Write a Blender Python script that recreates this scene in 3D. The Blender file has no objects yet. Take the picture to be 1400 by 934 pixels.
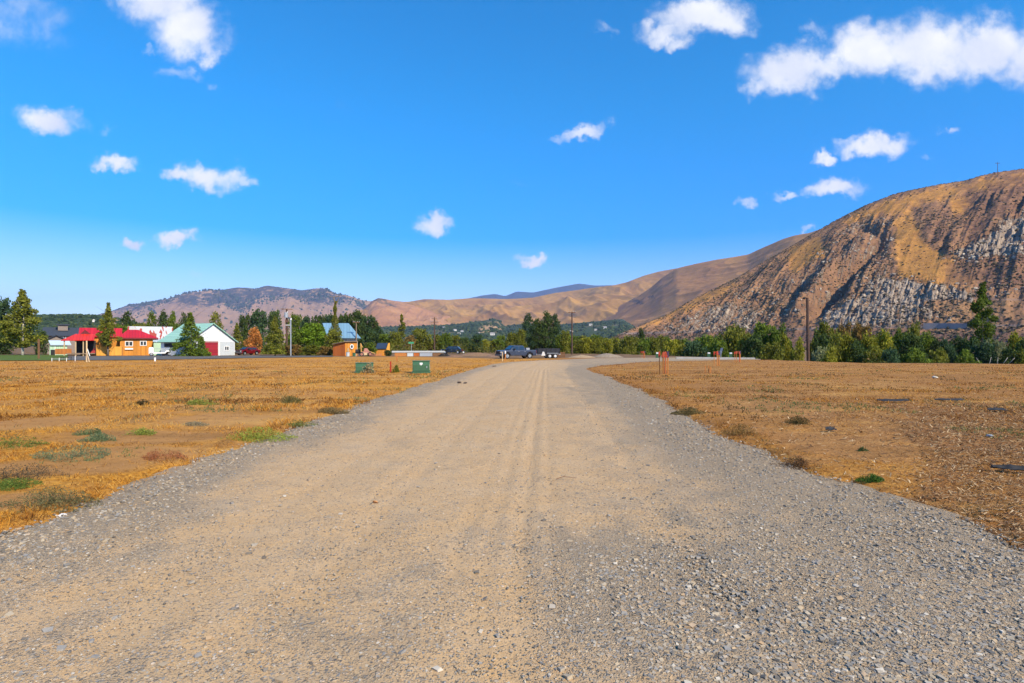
import bpy, math, random
import numpy as np
from mathutils import Vector, Matrix
R = math.radians
SC = bpy.context.scene
COL = SC.collection
F, HZ, H = 780.0, 471.0, 2.0       # focal length in photo pixels, horizon row, eye height (m)
random.seed(7)
RNG = np.random.default_rng(11)

def G(x, y):
    Y = F * H / (y - HZ)
    return ((x - 700) / F * Y, Y)
def YB(b): return F * H / (b - HZ)
def XA(x, Y): return (x - 700) / F * Y
def ZA(y, Y): return H + (HZ - y) / F * Y

# ------------------------------------------------------------ noise
def _h(ix, iy, s):
    n = (ix.astype(np.int64) * 374761393 + iy.astype(np.int64) * 668265263 + s * 1442695041) & 0xFFFFFFFF
    n = ((n ^ (n >> 13)) * 1274126177) & 0xFFFFFFFF
    return ((n ^ (n >> 16)) & 0xFFFFFF) / float(0xFFFFFF)
def vn(x, y, s=0):
    x = np.asarray(x, float); y = np.asarray(y, float)
    xi = np.floor(x); yi = np.floor(y); fx = x - xi; fy = y - yi
    fx = fx * fx * fx * (fx * (fx * 6 - 15) + 10); fy = fy * fy * fy * (fy * (fy * 6 - 15) + 10)
    a = _h(xi, yi, s); b = _h(xi + 1, yi, s); c = _h(xi, yi + 1, s); d = _h(xi + 1, yi + 1, s)
    return (a + (b - a) * fx) * (1 - fy) + (c + (d - c) * fx) * fy
def fbm(x, y, o=4, s=0, g=0.5):
    t = 0; a = 1; n = 0
    for k in range(o):
        t = t + a * vn(x * 2 ** k + 17.3 * k, y * 2 ** k - 9.1 * k, s + k); n += a; a *= g
    return t / n
def rid(x, y, o=4, s=0, g=0.5):
    t = 0; a = 1; n = 0
    for k in range(o):
        t = t + a * (1 - np.abs(2 * vn(x * 2 ** k + 5.3 * k, y * 2 ** k + 3.7 * k, s + k) - 1)); n += a; a *= g
    return t / n
def ss(a, b, x):
    t = np.clip((np.asarray(x, float) - a) / (b - a), 0, 1)
    return t * t * (3 - 2 * t)
def sdist(px, py, poly):
    """signed distance to polygon, negative inside"""
    px = np.asarray(px, float); py = np.asarray(py, float)
    d = np.full(px.shape, 1e18); ins = np.zeros(px.shape, bool)
    n = len(poly)
    for i in range(n):
        x0, y0 = poly[i]; x1, y1 = poly[(i + 1) % n]
        ex, ey = x1 - x0, y1 - y0
        t = np.clip(((px - x0) * ex + (py - y0) * ey) / (ex * ex + ey * ey + 1e-12), 0, 1)
        d = np.minimum(d, (px - x0 - t * ex) ** 2 + (py - y0 - t * ey) ** 2)
        if y0 != y1:
            c = ((y0 > py) != (y1 > py)) & (px < (x1 - x0) * (py - y0) / (y1 - y0) + x0)
            ins ^= c
    d = np.sqrt(d)
    return np.where(ins, -d, d)

# ------------------------------------------------------------ mesh helpers
def np_mesh(name, V, Fc, attrs=None, smooth=False, nside=None):
    """V (n,3), Fc (m,k) arrays"""
    me = bpy.data.meshes.new(name)
    V = np.ascontiguousarray(V, dtype=np.float32); Fc = np.ascontiguousarray(Fc, dtype=np.int32)
    m, k = Fc.shape
    me.vertices.add(len(V)); me.vertices.foreach_set('co', V.ravel())
    me.loops.add(m * k); me.loops.foreach_set('vertex_index', Fc.ravel())
    me.polygons.add(m); me.polygons.foreach_set('loop_start', np.arange(0, m * k, k, dtype=np.int32))
    try: me.polygons.foreach_set('loop_total', np.full(m, k, dtype=np.int32))
    except Exception: pass
    me.update(calc_edges=True)
    me.polygons.foreach_set('use_smooth', np.full(m, bool(smooth)))
    for an, (dom, arr) in (attrs or {}).items():
        arr = np.asarray(arr, dtype=np.float32)
        if arr.ndim == 1:
            a = me.attributes.new(an, 'FLOAT', dom); a.data.foreach_set('value', np.ascontiguousarray(arr))
        else:
            a = me.attributes.new(an, 'FLOAT_VECTOR', dom); a.data.foreach_set('vector', np.ascontiguousarray(arr).ravel())
    return me
def grid_faces(nr, nc):
    i = np.arange(nr - 1)[:, None] * nc + np.arange(nc - 1)[None, :]
    return np.stack([i, i + 1, i + nc + 1, i + nc], -1).reshape(-1, 4)
def link(name, me, mat, parent=None):
    o = bpy.data.objects.new(name, me); COL.objects.link(o)
    if mat is not None and me is not None and len(me.materials) == 0: me.materials.append(mat)
    if parent is not None: o.parent = parent
    return o
def tag(o, label=None, cat=None, group=None, kind=None):
    if label: o['label'] = label
    if cat: o['category'] = cat
    if group: o['group'] = group
    if kind: o['kind'] = kind
    return o
def empty(name, loc, rz=0, label=None, cat=None, group=None):
    o = bpy.data.objects.new(name, None); COL.objects.link(o)
    o.location = loc; o.rotation_euler = (0, 0, rz); o.empty_display_size = 0.3
    return tag(o, label, cat, group)
def copy_tree(o, parent=None):
    c = o.copy(); COL.objects.link(c)
    if parent is not None: c.parent = parent
    for ch in list(o.children): copy_tree(ch, c)
    return c

class MB:
    def __init__(s): s.v = []; s.f = []
    def add(s, vs, fs):
        b = len(s.v); s.v += [tuple(v) for v in vs]; s.f += [tuple(b + i for i in f) for f in fs]; return s
    def box(s, x0, x1, y0, y1, z0, z1):
        return s.add([(x0,y0,z0),(x1,y0,z0),(x1,y1,z0),(x0,y1,z0),(x0,y0,z1),(x1,y0,z1),(x1,y1,z1),(x0,y1,z1)],
                     [(0,3,2,1),(4,5,6,7),(0,1,5,4),(1,2,6,5),(2,3,7,6),(3,0,4,7)])
    def cbox(s, c, sx, sy, sz):
        return s.box(c[0]-sx/2, c[0]+sx/2, c[1]-sy/2, c[1]+sy/2, c[2]-sz/2, c[2]+sz/2)
    def prism(s, poly, a0, a1, axis='y'):
        """poly of 2-D points extruded along axis"""
        n = len(poly)
        def mk(p, a):
            return (p[0], a, p[1]) if axis == 'y' else ((a, p[0], p[1]) if axis == 'x' else (p[0], p[1], a))
        vs = [mk(p, a0) for p in poly] + [mk(p, a1) for p in poly]
        fs = [tuple(range(n)), tuple(range(2*n-1, n-1, -1))] + [(i, i+n, (i+1) % n + n, (i+1) % n) for i in range(n)]
        return s.add(vs, fs)
    def tube(s, p0, p1, r0, r1=None, n=10):
        r1 = r0 if r1 is None else r1
        p0 = Vector(p0); p1 = Vector(p1); d = (p1 - p0).normalized()
        a = d.orthogonal().normalized(); b = d.cross(a)
        vs = []
        for p, r in ((p0, r0), (p1, r1)):
            for k in range(n):
                t = 2 * math.pi * k / n
                vs.append(p + a * (r * math.cos(t)) + b * (r * math.sin(t)))
        fs = [(k, (k+1) % n, n+(k+1) % n, n+k) for k in range(n)] + [tuple(range(n-1, -1, -1)), tuple(range(n, 2*n))]
        return s.add(vs, fs)
    def quad(s, a, b, c, d, th=0.04):
        """slab of thickness th under the quad a b c d (counter-clockwise from outside)"""
        a, b, c, d = map(Vector, (a, b, c, d)); n = (b - a).cross(d - a).normalized() * -th
        return s.add([a, b, c, d, a+n, b+n, c+n, d+n], [(0,1,2,3),(7,6,5,4),(0,4,5,1),(1,5,6,2),(2,6,7,3),(3,7,4,0)])
    def build(s, name, mat, parent=None, bevel=0, smooth=False):
        me = bpy.data.meshes.new(name); me.from_pydata(s.v, [], s.f); me.update()
        import bmesh
        bm = bmesh.new(); bm.from_mesh(me); bmesh.ops.recalc_face_normals(bm, faces=bm.faces); bm.to_mesh(me); bm.free()
        o = link(name, me, mat, parent)
        if smooth:
            me.polygons.foreach_set('use_smooth', [True] * len(me.polygons))
        if bevel:
            m = o.modifiers.new('bevel', 'BEVEL'); m.width = bevel; m.segments = 2; m.limit_method = 'ANGLE'
        return o

# ------------------------------------------------------------ materials
class NT:
    def __init__(s, name):
        s.m = bpy.data.materials.new(name); s.m.use_nodes = True
        s.t = s.m.node_tree; s.t.nodes.clear()
        s.out = s.n('ShaderNodeOutputMaterial')
    def n(s, t, **kw):
        nd = s.t.nodes.new(t)
        for k, v in kw.items():
            setattr(nd, k, v)
        return nd
    def l(s, a, b): s.t.links.new(a, b)
    def put(s, sock, v):
        if hasattr(v, 'is_output') or isinstance(v, bpy.types.NodeSocket): s.l(v, sock)
        else: sock.default_value = v
    def math(s, op, a, b=0.5, clamp=False):
        n = s.n('ShaderNodeMath', operation=op, use_clamp=clamp); s.put(n.inputs[0], a); s.put(n.inputs[1], b); return n.outputs[0]
    def mix(s, f, a, b, blend='MIX'):
        n = s.n('ShaderNodeMix', data_type='RGBA', blend_type=blend)
        s.put(n.inputs[0], f)
        for i, v in ((6, a), (7, b)):
            if isinstance(v, tuple) and len(v) == 3: v = v + (1,)
            s.put(n.inputs[i], v)
        return n.outputs[2]
    def noise(s, vec, scale, detail=4, rough=0.55, out=0):
        n = s.n('ShaderNodeTexNoise'); 
        if vec is not None: s.l(vec, n.inputs['Vector'])
        n.inputs['Scale'].default_value = scale; n.inputs['Detail'].default_value = detail; n.inputs['Roughness'].default_value = rough
        return n.outputs[out]
    def vor(s, vec, scale, out='Color', feature='F1', rnd=1):
        n = s.n('ShaderNodeTexVoronoi', feature=feature)
        if vec is not None: s.l(vec, n.inputs['Vector'])
        n.inputs['Scale'].default_value = scale; n.inputs['Randomness'].default_value = rnd
        return n.outputs[out]
    def ramp(s, f, stops, interp='LINEAR'):
        n = s.n('ShaderNodeValToRGB'); s.l(f, n.inputs[0]); e = n.color_ramp.elements; n.color_ramp.interpolation = interp
        while len(e) < len(stops): e.new(0.5)
        for i, (p, c) in enumerate(stops):
            e[i].position = p; e[i].color = tuple(c) + ((1,) if len(c) == 3 else ())
        return n.outputs[0]
    def mr(s, v, a, b, c=0, d=1, smooth=False):
        n = s.n('ShaderNodeMapRange'); 
        if smooth: n.interpolation_type = 'SMOOTHSTEP'
        s.put(n.inputs[0], v); n.inputs[1].default_value = a; n.inputs[2].default_value = b; n.inputs[3].default_value = c; n.inputs[4].default_value = d
        return n.outputs[0]
    def attr(s, name, out='Fac'):
        n = s.n('ShaderNodeAttribute'); n.attribute_name = name; return n.outputs[out]
    def pos(s): return s.n('ShaderNodeNewGeometry').outputs['Position']
    def obj(s): return s.n('ShaderNodeTexCoord').outputs['Object']
    def bsdf(s, col, rough=0.8, bump=None, bstr=0.3, bdist=0.05, metal=0, spec=0.3, trans=None):
        b = s.n('ShaderNodeBsdfPrincipled')
        if isinstance(col, tuple) and len(col) == 3: col = col + (1,)
        s.put(b.inputs['Base Color'], col); s.put(b.inputs['Roughness'], rough)
        b.inputs['Metallic'].default_value = metal; b.inputs['Specular IOR Level'].default_value = spec
        if bump is not None:
            bn = s.n('ShaderNodeBump'); bn.inputs['Strength'].default_value = bstr; bn.inputs['Distance'].default_value = bdist
            s.l(bump, bn.inputs['Height']); s.l(bn.outputs[0], b.inputs['Normal'])
        if trans is not None:
            tr = s.n('ShaderNodeBsdfTranslucent'); s.put(tr.inputs['Color'], trans)
            mx = s.n('ShaderNodeMixShader'); mx.inputs[0].default_value = 0.3
            s.l(b.outputs[0], mx.inputs[1]); s.l(tr.outputs[0], mx.inputs[2]); s.l(mx.outputs[0], s.out.inputs[0])
        else:
            s.l(b.outputs[0], s.out.inputs[0])
        return s.m
MATS = {}
def paint(name, c, rough=0.6, var=0.18, scale=3.0, metal=0, spec=0.4, bump=0.0):
    """plain weathered surface: colour with procedural wear"""
    if name in MATS: return MATS[name]
    t = NT(name); ob = t.obj()
    n1 = t.noise(ob, scale, 5); n2 = t.noise(ob, scale * 9, 3)
    f = t.math('ADD', t.math('MULTIPLY', n1, 0.65), t.math('MULTIPLY', n2, 0.35))
    dark = tuple(x * (1 - var * 1.6) for x in c); lite = tuple(min(1, x * (1 + var)) for x in c)
    col = t.ramp(f, [(0.3, dark), (0.7, lite)])
    MATS[name] = t.bsdf(col, rough, f if bump else None, bump, 0.01, metal, spec)
    return MATS[name]
def planks(name, c, var=0.25, width=0.2, axis='X', rough=0.7):
    """vertical boards (or seams) with one tone per board"""
    if name in MATS: return MATS[name]
    t = NT(name); sp = t.n('ShaderNodeSeparateXYZ'); t.l(t.obj(), sp.inputs[0])
    w = t.math('DIVIDE', sp.outputs[axis], width)
    cell = t.math('FLOOR', w, 0)
    wn = t.n('ShaderNodeTexWhiteNoise', noise_dimensions='1D'); t.l(cell, wn.inputs['W'])
    fr = t.math('FRACT', w, 0)
    gap = t.math('LESS_THAN', fr, 0.07)
    mp = t.n('ShaderNodeMapping'); mp.inputs['Scale'].default_value = (9, 9, 1.2) if axis != 'Z' else (1.2, 1.2, 9); t.l(t.obj(), mp.inputs[0])
    gr = t.noise(mp.outputs[0], 1.5, 4)
    f = t.math('ADD', t.math('MULTIPLY', wn.outputs[0], 0.5), t.math('MULTIPLY', gr, 0.5))
    col = t.ramp(f, [(0.2, tuple(x * (1 - var * 1.5) for x in c)), (0.8, tuple(min(1, x * (1 + var)) for x in c))])
    col = t.mix(gap, col, tuple(x * 0.35 for x in c))
    MATS[name] = t.bsdf(col, rough, t.math('SUBTRACT', 1, gap), 0.5, 0.02)
    return MATS[name]
# ------------------------------------------------------------ the gravel road's two edges, in metres
LE = [(-5.3, -30), (-5.3, 3)] + [G(*p) for p in [(0,738),(100,705),(230,655),(330,615),(410,588),(500,555),(580,528),(640,508),(680,497.5),(720,493.8),(770,491.8),(830,489.8),(1040,488)]]
RE = [(4.9, -30), (4.9, 3)] + [G(*p) for p in [(1350,738),(1265,705),(1115,655),(1025,617),(970,588),(908,555),(857,528),(808,509),(797,504.5),(812,501),(850,497),(900,494),(1040,491.5)]]
def spline(P, n):
    P = np.array(P); t = np.arange(len(P)); out = []
    for u in np.linspace(0, len(P) - 1, n):
        i = min(int(u), len(P) - 2); f = u - i
        p0 = P[max(i-1, 0)]; p1 = P[i]; p2 = P[i+1]; p3 = P[min(i+2, len(P)-1)]
        m1 = (p2 - p0) / 2 * min(1, np.linalg.norm(p2-p1) / (np.linalg.norm(p2 - p0) / 2 + 1e-9)); m2 = (p3 - p1) / 2 * min(1, np.linalg.norm(p2-p1) / (np.linalg.norm(p3 - p1) / 2 + 1e-9))
        out.append((2*f**3-3*f**2+1)*p1 + (f**3-2*f**2+f)*m1 + (-2*f**3+3*f**2)*p2 + (f**3-f**2)*m2)
    return np.array(out)
LS, RS = spline(LE, 60), spline(RE, 60)
ROADPOLY = [tuple(p) for p in LS] + [tuple(p) for p in RS[::-1]]
RUT_Y = [0, 6, 12, 23.5, 45, 60]; RUT_X = [0.0, 0.1, 0.42, 1.1, 2.45, 4.5]

BARE = [G(*p) + r for p, r in [((90,640),(1.5,.8)),((180,625),(1.6,1.0)),((300,575),(1.6,1.6)),((20,690),(1.0,.5)),((60,580),(1.5,1.5)),((1150,610),(1.5,2)),((1300,600),(2,2)),((1060,560),(2,3)),((200,600),(2,1.2))]]
def road_d(X, Y): return sdist(X, Y, ROADPOLY)
def yedge(X): return np.interp(X, [-1e4, 8, 24, 33, 38, 52, 94, 230, 1e4], [1e4, 130, 118, 80, 62, 60, 52, 40, -400])
def drop(X, Y): return 4.2 * ss(6, 34, X) * ss(0, 16, Y - yedge(X))
def field_h(X, Y, d):
    """height of the soil"""
    n = fbm(X * 0.55, Y * 0.55, 4, 3) - 0.5
    n2 = fbm(X * 4.5, Y * 4.5, 3, 9) - 0.5
    z = -0.035 + 0.075 * ss(-0.15, 0.6, d + 1.3 * n + .35 * n2) + ss(0, 0.5, d) * (0.10 * n + 0.035 * n2)
    z = z + ss(0, 0.25, d) * 0.02 * (vn(X * 9, Y * 9, 5) - 0.5)
    far = ss(58, 75, np.hypot(X, Y))
    z = z * (1 - far) + 0.0 * far
    z = np.where(d < -0.6, -0.06, z)
    return z - drop(X, Y)

def axis_pts(lo, hi, near, step, n_out, c=0.0):
    core = np.arange(-near, near + step, step)
    g = np.geomspace(step, hi - near, n_out)
    pos = near + np.cumsum(np.diff(np.concatenate([[0], g])))
    neg = -(near + np.geomspace(step, -lo - near, n_out))[::-1]
    return np.concatenate([neg, core, pos])
xs = np.sort(np.concatenate([np.arange(-11, 11, 0.11), 11 + np.cumsum(np.geomspace(0.12, 2300, 150)), -11 - np.cumsum(np.geomspace(0.12, 2300, 150))]))
ys = np.sort(np.concatenate([np.arange(2.5, 14, 0.10), 14 + np.cumsum(np.geomspace(0.11, 2300, 170)), 2.5 - np.cumsum(np.geomspace(0.3, 4500, 40))]))
xs = np.clip(xs, -19500, 19500); ys = np.clip(ys, -19500, 19500)
xs = np.unique(xs); ys = np.unique(ys)
XX, YY = np.meshgrid(xs, ys)
def _near_d(X, Y):
    d = np.full(X.shape, 50.0); m = (np.abs(X) < 60) & (Y > -40) & (Y < 120)
    d[m] = road_d(X[m], Y[m]); return d
DD = _near_d(XX, YY)
ZZ = field_h(XX, YY, DD)
fieldedge_px = np.interp(XX / np.maximum(YY, 1) * F + 700, [0, 180, 260, 430, 560, 680, 780, 1000, 1180, 1400], [493.5, 493.3, 491.8, 488.6, 488.2, 491, 490, 491, 496.5, 498])
row_px = HZ + F * H / np.maximum(YY, 1)
scrub = ss(0, 1.2, fieldedge_px - row_px) 
scrub = np.where(YY < 5, 0, scrub)
bare = np.zeros(XX.shape)
for (bx, by, rx, ry) in BARE:
    bare = np.maximum(bare, np.exp(-(((XX - bx) / rx) ** 2 + ((YY - by) / ry) ** 2)))
mulch = ss(0.3, 0.7, ss(5.2, 7.6, XX - 0.55 * (YY - 7) + 2 * fbm(XX * .5, YY * .5, 3, 33)) * (1 - ss(13, 24, YY)))
attrs = {'scrub': ('POINT', scrub.ravel()), 'bare': ('POINT', bare.ravel()), 'mulch': ('POINT', mulch.ravel()), 'edge': ('POINT', DD.ravel())}
me = np_mesh('ground', np.stack([XX, YY, ZZ], -1).reshape(-1, 3), grid_faces(len(ys), len(xs)), attrs, smooth=True)

t = NT('ground_dry_field'); p = t.pos()
mpn = t.n('ShaderNodeMapping'); t.l(p, mpn.inputs[0]); mpn.inputs['Scale'].default_value = (1, 0.45, 1)
n_big = t.noise(p, 0.16, 6, 0.6); n_mid = t.noise(p, 1.3, 6, 0.65); n_fine = t.noise(p, 16, 5, 0.7); n_vf = t.noise(p, 70, 3, 0.7)
straw = t.ramp(n_fine, [(0.30, (0.17, 0.068, 0.012)), (0.5, (0.50, 0.24, 0.034)), (0.72, (0.76, 0.42, 0.085))])
soil = t.ramp(n_vf, [(0.25, (0.30, 0.155, 0.052)), (0.6, (0.44, 0.245, 0.095)), (0.85, (0.54, 0.34, 0.155))])
msk = t.math('ADD', t.math('MULTIPLY', n_big, 1.1), t.math('MULTIPLY', n_mid, 0.6))
f_soil = t.mr(msk, 0.74, 0.92)
f_soil = t.math('MAXIMUM', t.math('MULTIPLY', f_soil, 0.75), t.mr(t.math('ADD', t.attr('bare'), t.math('MULTIPLY', n_mid, 0.6)), 0.62, 0.9))
c = t.mix(f_soil, straw, soil)
sp = t.n('ShaderNodeSeparateXYZ'); t.l(p, sp.inputs[0])
rightside = t.mr(sp.outputs[0], 2, 9)
c = t.mix(t.math('MULTIPLY', rightside, 0.75), c, t.ramp(n_fine, [(.36, (0.11, 0.048, 0.022)), (.52, (0.29, 0.150, 0.060)), (.68, (0.55, 0.34, 0.15))]))
dk = t.mr(t.noise(p, 0.75, 5, 0.7), 0.62, 0.72)
c = t.mix(t.math('MULTIPLY', dk, 0.75), c, (0.12, 0.062, 0.026)); c = t.mix(t.mr(t.noise(p, 3.5, 5, .75), .54, .64, 0, .55), c, (0.17, 0.085, 0.03)); c = t.mix(t.math('MULTIPLY', t.math('MULTIPLY', t.mr(t.attr('edge'), 1.6, .3), rightside), .5), c, (0.20, 0.07, 0.03))
c = t.mix(t.math('MULTIPLY', t.mr(t.noise(p, 0.33, 5, 0.75), 0.66, 0.74), 0.4), c, (0.16, 0.15, 0.06))
mul = t.ramp(t.vor(p, 26, 'Distance'), [(0.0, (0.44, 0.25, 0.10)), (0.5, (0.24, 0.115, 0.045)), (1.0, (0.09, 0.042, 0.018))])
c = t.mix(t.math('MULTIPLY', t.attr('mulch'), t.mr(n_mid, .35, .6, .25, .8)), c, mul)
sm = t.n('ShaderNodeMapping'); t.l(p, sm.inputs[0]); sm.inputs['Scale'].default_value = (.09, .55, 1); st_ = t.noise(sm.outputs[0], 1.0, 6, .7)
c = t.mix(t.mr(st_, .50, .68, 0, .55), c, (0.20, 0.105, 0.035)); c = t.mix(t.mr(st_, .48, .32, 0, .45), c, (0.66, 0.43, 0.15))
scr = t.ramp(t.noise(p, 0.5, 6, 0.65), [(0.35, (0.11, 0.075, 0.045)), (0.55, (0.20, 0.135, 0.085)), (0.7, (0.26, 0.18, 0.11))])
c = t.mix(t.attr('scrub'), c, scr)
c = t.mix(1.0, c, (1.04, .94, .80), 'MULTIPLY')
bmp = t.math('ADD', t.math('MULTIPLY', n_fine, 0.7), t.math('MULTIPLY', n_vf, 0.35))
M_GROUND = t.bsdf(c, 0.95, bmp, 0.7, 0.06, spec=0.1)
ground = tag(link('ground', me, M_GROUND), kind='structure')

# ------------------------------------------------------------ gravel road
ny, nx = 620, 150
u = np.linspace(0, 1, nx)
base = np.concatenate([np.linspace(0, 1.0, 20, endpoint=False), 1.0 + np.linspace(0, 1, ny - 20) ** 1.0 * (len(LE) - 2)])
def at(P, n):
    Pd = spline(P, 60 * 12 + 1); tt = np.linspace(0, len(P) - 1, len(Pd))
    return np.stack([np.interp(n, tt, Pd[:, 0]), np.interp(n, tt, Pd[:, 1])], -1)
# denser rows close to the camera
prm = np.concatenate([np.linspace(0, 1, 24, endpoint=False), np.linspace(1, 2, 90, endpoint=False), np.linspace(2, 9, 420, endpoint=False), np.linspace(9, len(LE) - 1, 120)])
A = at(LE, prm); B = at(RE, prm)
D = (B - A); Ln = np.linalg.norm(D, axis=1, keepdims=True); Un = D / Ln
A = A - Un * 0.45; B = B + Un * 0.45
P2 = A[:, None, :] * (1 - u)[None, :, None] + B[:, None, :] * u[None, :, None]
RX, RY = P2[..., 0], P2[..., 1]
q = RX - np.interp(RY, RUT_Y, RUT_X)
n1 = fbm(RX * 0.8, RY * 0.35, 4, 21); n2 = fbm(RX * 2.6, RY * 2.0, 4, 25)
rd = -road_d(RX.ravel(), RY.ravel()).reshape(RX.shape)   # distance inside
wob = .10 * (fbm(RY * .12, RY * 0, 3, 91) - .5)
wheel = sum(a * np.exp(-((q + c + wob * (1 + .5 * i)) / w_) ** 2) * (.35 + .65 * fbm(RY * .35 + 9 * i, RY * 0 + i, 3, 92)) for i, (c, w_, a) in enumerate([(0.0, .10, 1.3), (.33, .06, .8), (-.30, .07, .7), (.62, .05, .6), (1.70, .16, 1.1), (1.98, .06, .7), (3.0, .2, .7), (-1.6, .15, .6)])) * ss(2.6, 6.5, RY)
grav = ss(-0.2, 3.0, q + 1.6 * (n1 - 0.5)) * 0.75 + (1 - ss(0.5, 1.7, rd + 1.2 * (n1 - .5))) * 0.8
grav = grav + 0.9 * (n2 - 0.5) + 0.12 * ss(0.50, 0.72, n1) + 0.35 * (1 - ss(3.5, 9, RY)) * n2 * 1.6 + .7 * np.exp(-(((RX - 1.2) / 1.0) ** 2 + ((RY - 4.7) / 1.1) ** 2))
grav = np.clip(grav - 0.45 * wheel, 0, 1)
RZ = 0.012 + 0.02 * (n1 - 0.5) - 0.030 * wheel + 0.012 * (n2 - 0.5) - 0.03 * (1 - ss(-0.45, 0.25, rd)) + 0.012 * grav
RZ = RZ - drop(RX, RY)
me = np_mesh('gravel_road', np.stack([RX, RY, RZ], -1).reshape(-1, 3), grid_faces(len(prm), nx),
             {'grav': ('POINT', grav.ravel()), 'wheel': ('POINT', np.clip(wheel, 0, 1).ravel())}, smooth=True)
t = NT('gravel_and_dirt'); p = t.pos()
g = t.attr('grav')
dirt = t.ramp(t.noise(p, 30, 6, 0.75), [(0.28, (0.36, 0.23, 0.115)), (0.5, (0.48, 0.335, 0.185)), (0.75, (0.57, 0.42, 0.255))])
dirt = t.mix(t.math('MULTIPLY', t.attr('wheel'), 0.35), dirt, (0.44, 0.30, 0.165))
dirt = t.mix(t.mr(t.noise(p, 5, 6, 0.75), 0.42, 0.62, 0, 0.55), dirt, (0.36, 0.275, 0.185)); dirt = t.mix(t.mr(t.noise(p, 1.2, 5, 0.6), 0.4, 0.7, 0, 0.6), dirt, (0.45, 0.355, 0.25))
def stones(scale):
    cc = t.vor(p, scale, 'Color'); hs = t.n('ShaderNodeSeparateColor'); t.l(cc, hs.inputs[0])
    col = t.ramp(hs.outputs[0], [(0.0, (0.10, 0.095, 0.095)), (0.3, (0.24, 0.225, 0.21)), (0.55, (0.36, 0.33, 0.30)), (0.75, (0.47, 0.39, 0.29)), (0.9, (0.42, 0.27, 0.15)), (1.0, (0.74, 0.70, 0.66))])
    dd = t.vor(p, scale, 'Distance')
    return col, dd, hs.outputs[1]
s3, d3, r3 = stones(26); show3 = t.math('MULTIPLY', t.math('GREATER_THAN', t.math('ADD', t.math('MULTIPLY', g, .35), .10), r3), t.mr(d3, .46, .36)); s1, d1, r1 = stones(55); s2, d2, r2 = stones(110)
gap1 = t.mr(d1, 0.42, 0.62, 0, 1); gap2 = t.mr(d2, 0.42, 0.6)
small = t.mix(t.math('MULTIPLY', gap2, 0.6), s2, (0.20, 0.155, 0.11))
gcol = t.mix(gap1, s1, small)
# how many stones show through the dirt: each stone has its own threshold
show1 = t.math('GREATER_THAN', t.math('ADD', t.math('MULTIPLY', g, 1.0), 0.14), r1)
show2 = t.math('GREATER_THAN', t.math('ADD', t.math('MULTIPLY', g, 0.8), 0.34), r2)
a2 = t.math('MULTIPLY', show2, t.mr(d2, 0.50, 0.38)); a1 = t.math('MULTIPLY', show1, t.mr(d1, 0.52, 0.42))
c = t.mix(t.math('MULTIPLY', a2, 0.62), dirt, s2)
c = t.mix(t.math('MULTIPLY', a1, 0.66), c, s1); c = t.mix(t.math('MULTIPLY', show3, .75), c, s3)
c = t.mix(t.mr(g, .3, 1.0, 0, 0.5), c, (0.31, 0.275, 0.225))
hh = t.math('ADD', t.math('MULTIPLY', a1, t.math('SUBTRACT', 0.7, d1)), t.math('MULTIPLY', t.math('MULTIPLY', a2, t.math('SUBTRACT', 0.6, d2)), 0.5))
hh = t.math('ADD', t.math('ADD', hh, t.math('MULTIPLY', show3, .6)), t.math('MULTIPLY', t.noise(p, 45, 4, 0.7), 0.4))
c = t.mix(t.math('MULTIPLY', t.math('MULTIPLY', t.mr(g, .4, 1.1), .5), t.mr(t.noise(p, 60, 4, .7), .40, .60)), c, (0.13, 0.108, 0.085)); c = t.mix(1.0, c, (1.14, 1.02, .86), 'MULTIPLY')
M_ROAD = t.bsdf(c, 0.92, hh, 0.9, 0.018, spec=0.2)
tag(link('gravel_road', me, M_ROAD), kind='structure')

# ------------------------------------------------------------ loose stones lying on the road
ico = [(-.5257,0,.8506),(.5257,0,.8506),(-.5257,0,-.8506),(.5257,0,-.8506),(0,.8506,.5257),(0,.8506,-.5257),(0,-.8506,.5257),(0,-.8506,-.5257),(.8506,.5257,0),(-.8506,.5257,0),(.8506,-.5257,0),(-.8506,-.5257,0)]
icf = [(0,1,4),(0,4,9),(9,4,5),(4,8,5),(4,1,8),(8,1,10),(8,10,3),(5,8,3),(5,3,2),(2,3,7),(7,3,10),(7,10,6),(7,6,11),(11,6,0),(0,6,1),(6,10,1),(9,11,0),(9,2,11),(9,5,2),(7,11,2)]
ICO = np.array(ico); ICF = np.array(icf)
CUB = np.array([(-1,-1,-1),(1,-1,-1),(1,1,-1),(-1,1,-1),(-1,-1,1),(1,-1,1),(1,1,1),(-1,1,1)]) * 0.62
CUF = np.array([(4,5,6),(4,6,7),(0,1,5),(0,5,4),(1,2,6),(1,6,5),(2,3,7),(2,7,6),(3,0,4),(3,4,7)])
def rotz(V, a):
    c, s = np.cos(a)[:, None], np.sin(a)[:, None]
    return np.stack([V[..., 0] * c - V[..., 1] * s, V[..., 0] * s + V[..., 1] * c, V[..., 2]], -1)
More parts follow.
